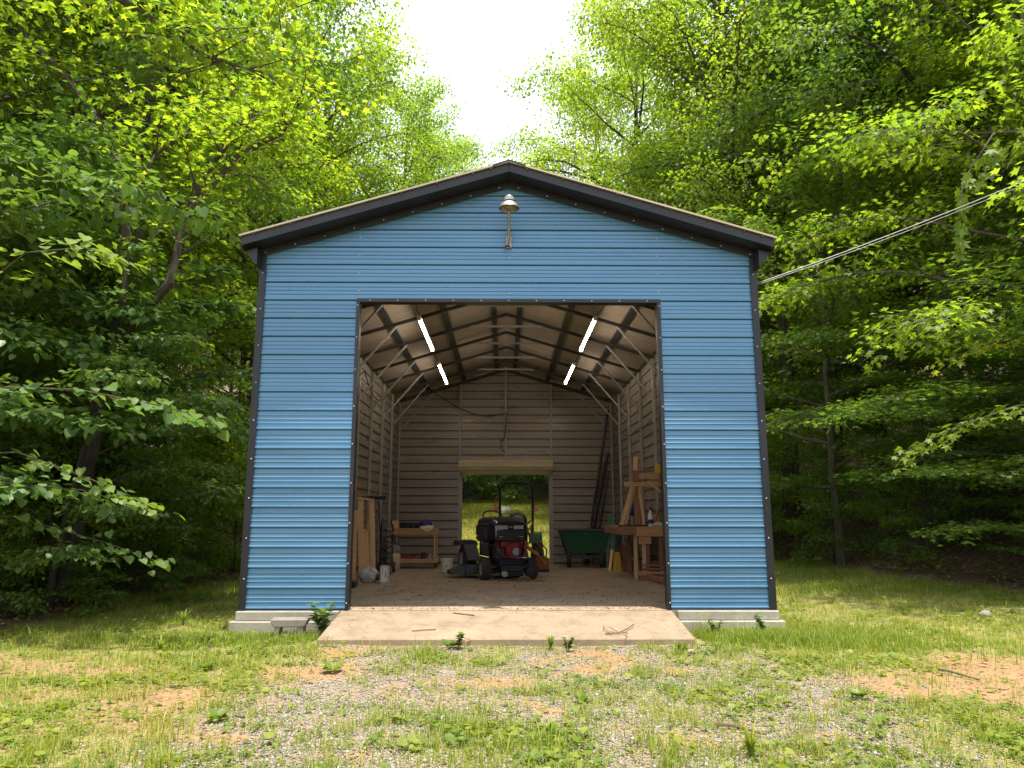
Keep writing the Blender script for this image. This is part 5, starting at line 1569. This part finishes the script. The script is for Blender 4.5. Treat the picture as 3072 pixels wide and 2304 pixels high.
gl = link('far_grass', sheath('far_grass', 90000, 102, 12.5, 21.5, .05, .11, .012, 1.0, lambda gr, gv, lt, c: gr * .9 * (1 - lt)))
tag(gl, 'grass beside and behind the barn along both wood edges', 'grass', kind='stuff')
def lush():
    g = np.random.default_rng(12)
    n = 15000
    x = np.concatenate([g.normal(2.75, .42, n // 2), g.normal(3.5, .45, n // 4), g.normal(-2.9, .8, n - n // 2 - n // 4)])
    y = np.concatenate([g.normal(8.12, .20, n // 2), g.normal(8.1, .45, n // 4), g.normal(8.2, .18, n - n // 2 - n // 4)])
    k = ~in_barn(x, y, .02) & (y > 7.4)
    x, y = x[k], y[k]
    n = len(x)
    z = height(x, y); az = g.uniform(0, 6.28, n); h = g.uniform(.05, .17, n) * np.where(x < 0, .55, .72); w = .008; l = h * g.uniform(.2, .8, n)
    dx, dy = np.cos(az), np.sin(az)
    px, py = -dy * w / 2, dx * w / 2
    V = np.stack([np.stack([x - px, y - py, z - .01], 1), np.stack([x + px, y + py, z - .01], 1), np.stack([x + dx * l * .35 - px * .7, y + dy * l * .35 - py * .7, z + h * .65], 1),
                  np.stack([x + dx * l * .35 + px * .7, y + dy * l * .35 + py * .7, z + h * .65], 1), np.stack([x + dx * l, y + dy * l, z + h], 1)], 1).reshape(-1, 3)
    F = (np.arange(n) * 5)[:, None, None] + np.array([[0, 1, 3], [0, 3, 2], [2, 3, 4]])[None]
    return np_mesh('lush_grass', V, F.reshape(-1, 3), M['grass'], np.repeat(g.uniform(.0, .5, n), 5))
gl = link('lush_grass', lush())
tag(gl, 'longer lush green grass growing along the barn footings', 'grass', kind='stuff')
# field behind the barn
def field():
    g = np.random.default_rng(6)
    n = 60000
    x = g.uniform(-4.5, 5.5, n); y = g.uniform(21.4, 42, n)
    z = height(x, y)
    az = g.uniform(0, 6.28, n); h = g.uniform(.05, .15, n); w = .03
    dx, dy = np.cos(az), np.sin(az)
    V = np.stack([np.stack([x - dy * w / 2, y + dx * w / 2, z - .02], 1), np.stack([x + dy * w / 2, y - dx * w / 2, z - .02], 1), np.stack([x + dx * h * .5, y + dy * h * .5, z + h], 1)], 1).reshape(-1, 3)
    F = np.arange(n * 3).reshape(-1, 3)
    return np_mesh('field_grass', V, F, M['grass'], np.repeat(np.clip(.25 + .5 * g.random(n) + .3 * (fbm(x, y, .7, 3) - .4), 0, 1), 3))
gl = link('field_grass', field())
tag(gl, 'tall sunlit meadow grass on the slope seen through the rear door', 'grass', kind='stuff')

def ground_leaves(name, n, seed, y0, y1, power, size, dens, shape, mat, up=1.0, lift=.02, tlo=0, thi=1):
    x, y, g = scatter(n, seed, -30, 30, y0, y1, power)
    gr, gv, lt = masks(x, y)
    cl = fbm(x, y, 2.2, 55, 3)
    k = g.random(len(x)) < dens(gr, gv, lt, cl, x, y)
    x, y, cl = x[k], y[k], cl[k]
    n = len(x)
    P = np.stack([x, y, height(x, y) + g.uniform(.004, lift, n)], 1)
    az = g.uniform(0, 6.28, n)
    D = np.stack([np.cos(az), np.sin(az), g.normal(.05, .25, n)], 1)
    U = np.stack([g.normal(0, .3, n), g.normal(0, .3, n), np.full(n, up)], 1)
    s = size * g.uniform(.5, 1.4, n)
    return leaves_mesh(name, P, D, U, s, np.clip(tlo + (thi - tlo) * (g.random(n) * .6 + cl * .5), 0, 1), shape, M[mat])
o = link('clover', ground_leaves('clover', 210000, 201, 3.2, 13, 1.5, .026, lambda gr, gv, lt, c, x, y: np.clip(gr * sstep(.38, .62, c) * 1.0 + .05 * (1 - lt), 0, 1), 'kite', 'weedleaf', lift=.035))
tag(o, 'low clover and broad leaved ground cover spread through the lawn', 'ground cover', kind='stuff')
o = link('dead_leaves', ground_leaves('dead_leaves', 90000, 202, 6.5, 24, 1.2, .065, lambda gr, gv, lt, c, x, y: lt * .9 + .012, 'kite', 'deadleaf', lift=.05))
tag(o, 'brown fallen leaves carpeting the ground under the trees', 'leaf litter', kind='stuff')
o = link('dry_straw', ground_leaves('dry_straw', 60000, 203, 3.2, 11, 1.5, .022, lambda gr, gv, lt, c, x, y: (.25 + .5 * (1 - gr)) * (1 - lt) * (1 - .5 * gv), 'kite', 'deadleaf', lift=.012, tlo=.4))
tag(o, 'scattered dry straw and leaf scraps over the bare soil', 'straw', kind='stuff')
o = link('broad_leaves', ground_leaves('broad_leaves', 42000, 211, 3.2, 12, 1.4, .045, lambda gr, gv, lt, c, x, y: np.clip((.04 + .70 * gr ** 1.5 * sstep(.42, .66, c)) * (1 - lt), 0, 1), 'heart', 'weedleaf', lift=.05, tlo=.1))
tag(o, 'small broad leaved weeds dotted through lawn and gravel', 'weeds', kind='stuff')
# woodland floor plants
o = link('forest_undergrowth', ground_leaves('forest_undergrowth', 120000, 204, 7, 30, 1.1, .085, lambda gr, gv, lt, c, x, y: lt * sstep(.46, .64, c) * .8, 'kite', 'weedleaf', lift=.30))
tag(o, 'low green undergrowth covering the forest floor', 'undergrowth', kind='stuff')

def gravel(n, seed):
    x, y, g = scatter(n, seed, -3, 3.6, 3.2, 8.1, 1.3)
    gr, gv, lt = masks(x, y)
    k = g.random(len(x)) < np.clip(gv * 1.0 + .03, 0, 1)
    x, y = x[k], y[k]
    n = len(x)
    s = g.uniform(.004, .010, n) * (1 + 1.0 * (g.random(n) > .96))
    P = np.stack([x, y, height(x, y) + s * .2], 1)
    o_ = np.array([[1, 0, 0], [0, 1, 0], [-1, 0, 0], [0, -1, 0], [0, 0, .75], [0, 0, -.6]], float)
    J = 1 + g.uniform(-.35, .35, (n, 6, 1))
    a = g.uniform(0, 6.28, n)
    ca, sa = np.cos(a), np.sin(a)
    el = g.uniform(.7, 1.5, n)
    v = o_[None] * J
    vx, vy = v[:, :, 0] * el[:, None], v[:, :, 1]
    V = np.stack([vx * ca[:, None] - vy * sa[:, None], vx * sa[:, None] + vy * ca[:, None], v[:, :, 2] + .2 * vx * g.uniform(-1, 1, n)[:, None]], 2) * s[:, None, None] + P[:, None, :]
    f = np.array([[0, 1, 4], [1, 2, 4], [2, 3, 4], [3, 0, 4], [1, 0, 5], [2, 1, 5], [3, 2, 5], [0, 3, 5]])
    F = (np.arange(n) * 6)[:, None, None] + f[None]
    return np_mesh('gravel', V.reshape(-1, 3), F.reshape(-1, 3), M['stone'], np.repeat(g.random(n), 6))
o = link('gravel', gravel(270000, 301))
tag(o, 'pale crushed stone gravel of the drive before the ramp', 'gravel', kind='stuff')
# litter on the slab
def debris():
    g = np.random.default_rng(8)
    n = 3200
    y = 8.83 + (g.random(n) ** 1.6) * 8
    x = g.uniform(-2.0, 2.2, n)
    P = np.stack([x, y, floor_z(y) + .004 + .004 * g.random(n)], 1)
    az = g.uniform(0, 6.28, n)
    D = np.stack([np.cos(az), np.sin(az), np.zeros(n)], 1)
    U = np.stack([g.normal(0, .2, n), g.normal(0, .2, n), np.ones(n)], 1)
    return leaves_mesh('floor_debris', P, D, U, g.uniform(.008, .04, n) * (1 + (g.random(n) > .97)), g.random(n) ** 2 * .35, 'kite', M['deadleaf'])
o = link('floor_debris', debris())
tag(o, 'small dark leaf scraps and dirt crumbs strewn over the slab', 'debris', kind='stuff')

def ramp_dirt():
    g = np.random.default_rng(18)
    n = 900
    y = 7.75 + g.random(n) ** .8 * 1.02
    x = g.uniform(-1.9, 1.85, n)
    k = g.random(n) < (.25 + .75 * (np.abs(y - 8.25) > .38) + .5 * (np.abs(x) > 1.6))
    x, y = x[k], y[k]; n = len(x)
    P = np.stack([x, y, -.003 - .1425 * (8.777 - y) + .004], 1)
    az = g.uniform(0, 6.28, n)
    return leaves_mesh('ramp_debris', P, np.stack([np.cos(az), np.sin(az), .1 + 0 * az], 1), np.stack([0 * az, 0 * az, 1 + 0 * az], 1), g.uniform(.006, .022, n), g.random(n) * .7, 'kite', M['deadleaf'])
o = link('ramp_debris', ramp_dirt())
tag(o, 'small leaf scraps and grit scattered over the concrete ramp', 'debris', kind='stuff')

# single weeds and tufts one can point at
def weed(x, y, kind, sc, label, seed, name='weed', z=None):
    sc = sc * (.72 if kind == 'rosette' else .85)
    g = np.random.default_rng(seed)
    t = thing(name, label, 'weed', (x, y, float(height(x, y)) if z is None else z))
    if kind == 'tuft':
        n = 26
        V, F, T_ = [], [], []
        for i in range(n):
            a = g.uniform(0, 6.28); h = sc * g.uniform(.5, 1.1); l = h * g.uniform(.15, .7); w = .007 + .004 * g.random()
            dx, dy = math.cos(a), math.sin(a)
            b = len(V)
            for q, ww in ((0, 1), (.45, .8), (.8, .5), (1, 0.05)):
                cx_, cy_, cz_ = dx * l * q ** 1.8, dy * l * q ** 1.8, h * (q - .25 * q ** 3)
                V += [(cx_ - dy * w * ww, cy_ + dx * w * ww, cz_), (cx_ + dy * w * ww, cy_ - dx * w * ww, cz_)]
            for k in range(3):
                F.append((b + 2 * k, b + 2 * k + 1, b + 2 * k + 3, b + 2 * k + 2))
            T_ += [g.uniform(.1, .7)] * 8
        link('blades', np_mesh('blades', np.array(V), np.array(F), M['grass'], T_), t)
    else:
        mb = MB()
        P, D = [], []
        ns = {'rosette': 1, 'stem': 3, 'sapling': 5}[kind]
        if kind == 'rosette':
            for i in range(13):
                a = i * 2.4
                P.append((.01 * math.cos(a), .01 * math.sin(a), .02)); D.append((math.cos(a), math.sin(a), g.uniform(.15, .9)))
            L = sc * g.uniform(.7, 1.1, len(P))
        else:
            for s_ in range(ns):
                a = g.uniform(0, 6.28); ln = sc * g.uniform(.6, 1)
                tip = Vector((math.cos(a) * ln * .35, math.sin(a) * ln * .35, ln))
                mid = tip * .5 + Vector((0, 0, .08 * ln))
                mb.tube([(0, 0, -.03), mid, tip], [.006, .004, .002], 5)
                for k in range(14):
                    u = .25 + .75 * k / 13
                    p = (mid * (u / .5)) if u < .5 else mid.lerp(tip, (u - .5) * 2)
                    aa = k * 2.4 + s_
                    P.append(tuple(p)); D.append((math.cos(aa), math.sin(aa), .25))
            L = np.full(len(P), .22 * sc) * g.uniform(.7, 1.2, len(P))
            mb.build('stem', M['twig'], t)
        P, D = np.array(P), np.array(D)
        U = np.stack([g.normal(0, .2, len(P)), g.normal(0, .2, len(P)), np.ones(len(P))], 1)
        link('foliage', leaves_mesh('foliage', P, D, U, L, g.uniform(.1, .7, len(P)), 'heart' if kind != 'rosette' else 'kite', M['weedleaf']), t)
    return t
weed(-2.03, 8.42, 'sapling', .42, 'leafy green weed growing between the block stool and ramp', 1, 'leafy_weed')
weed(-.56, 7.55, 'rosette', .17, 'dark green dock plant before the middle of the ramp', 2, 'dock_plant')
weed(-.50, 7.50, 'stem', .22, 'dark upright weed beside the dock plant at ramp edge', 3)
weed(.56, 7.45, 'stem', .20, 'bright green weed at the ramp\'s front edge right of centre', 4)
weed(.40, 7.55, 'tuft', .22, 'thin tall grass stalks sticking up before the ramp', 5, 'grass_tuft')
weed(1.30, 4.35, 'tuft', .26, 'spiky grass tuft at the bottom of the photo', 6, 'grass_tuft')
weed(.22, 4.7, 'tuft', .16, 'short grass tuft in the gravel left of the spiky one', 7, 'grass_tuft')
weed(-3.4, 7.6, 'tuft', .22, 'long dark grass tuft on the lawn left of barn', 8, 'grass_tuft')
weed(-3.9, 9.3, 'tuft', .28, 'tall feathery grass tuft behind the left lawn', 9, 'grass_tuft')
weed(-5.1, 5.9, 'tuft', .20, 'dense dark grass tuft near the left edge of photo', 10, 'grass_tuft')
weed(-2.6, 6.7, 'rosette', .13, 'broad leaved weed in the lawn left of the gravel', 11, 'broad_weed')
weed(-1.5, 6.6, 'rosette', .15, 'broad leaved weed at the left edge of the gravel', 12, 'broad_weed')
weed(-1.9, 5.1, 'rosette', .12, 'bushy bright weed at the lower left of gravel', 13, 'broad_weed')
weed(2.5, 5.6, 'rosette', .14, 'dark leafy weed at the right edge of the gravel', 14, 'broad_weed')
weed(.5, 5.6, 'rosette', .11, 'small weed in the middle of the gravel patch', 15, 'broad_weed')
weed(3.3, 4.6, 'rosette', .12, 'broad leaved weed in the lower right lawn', 16, 'broad_weed')
weed(.1, 4.25, 'rosette', .10, 'low bright weed at the bottom middle of gravel', 17, 'broad_weed')
weed(2.2, 8.2, 'stem', .26, 'arching grassy weed in front of the right footing', 18)
weed(2.75, 8.3, 'stem', .28, 'second arching weed before the right footing corner', 19)
weed(1.65, 7.45, 'rosette', .13, 'creeping dark weed at the ramp\'s right front corner', 20, 'broad_weed')
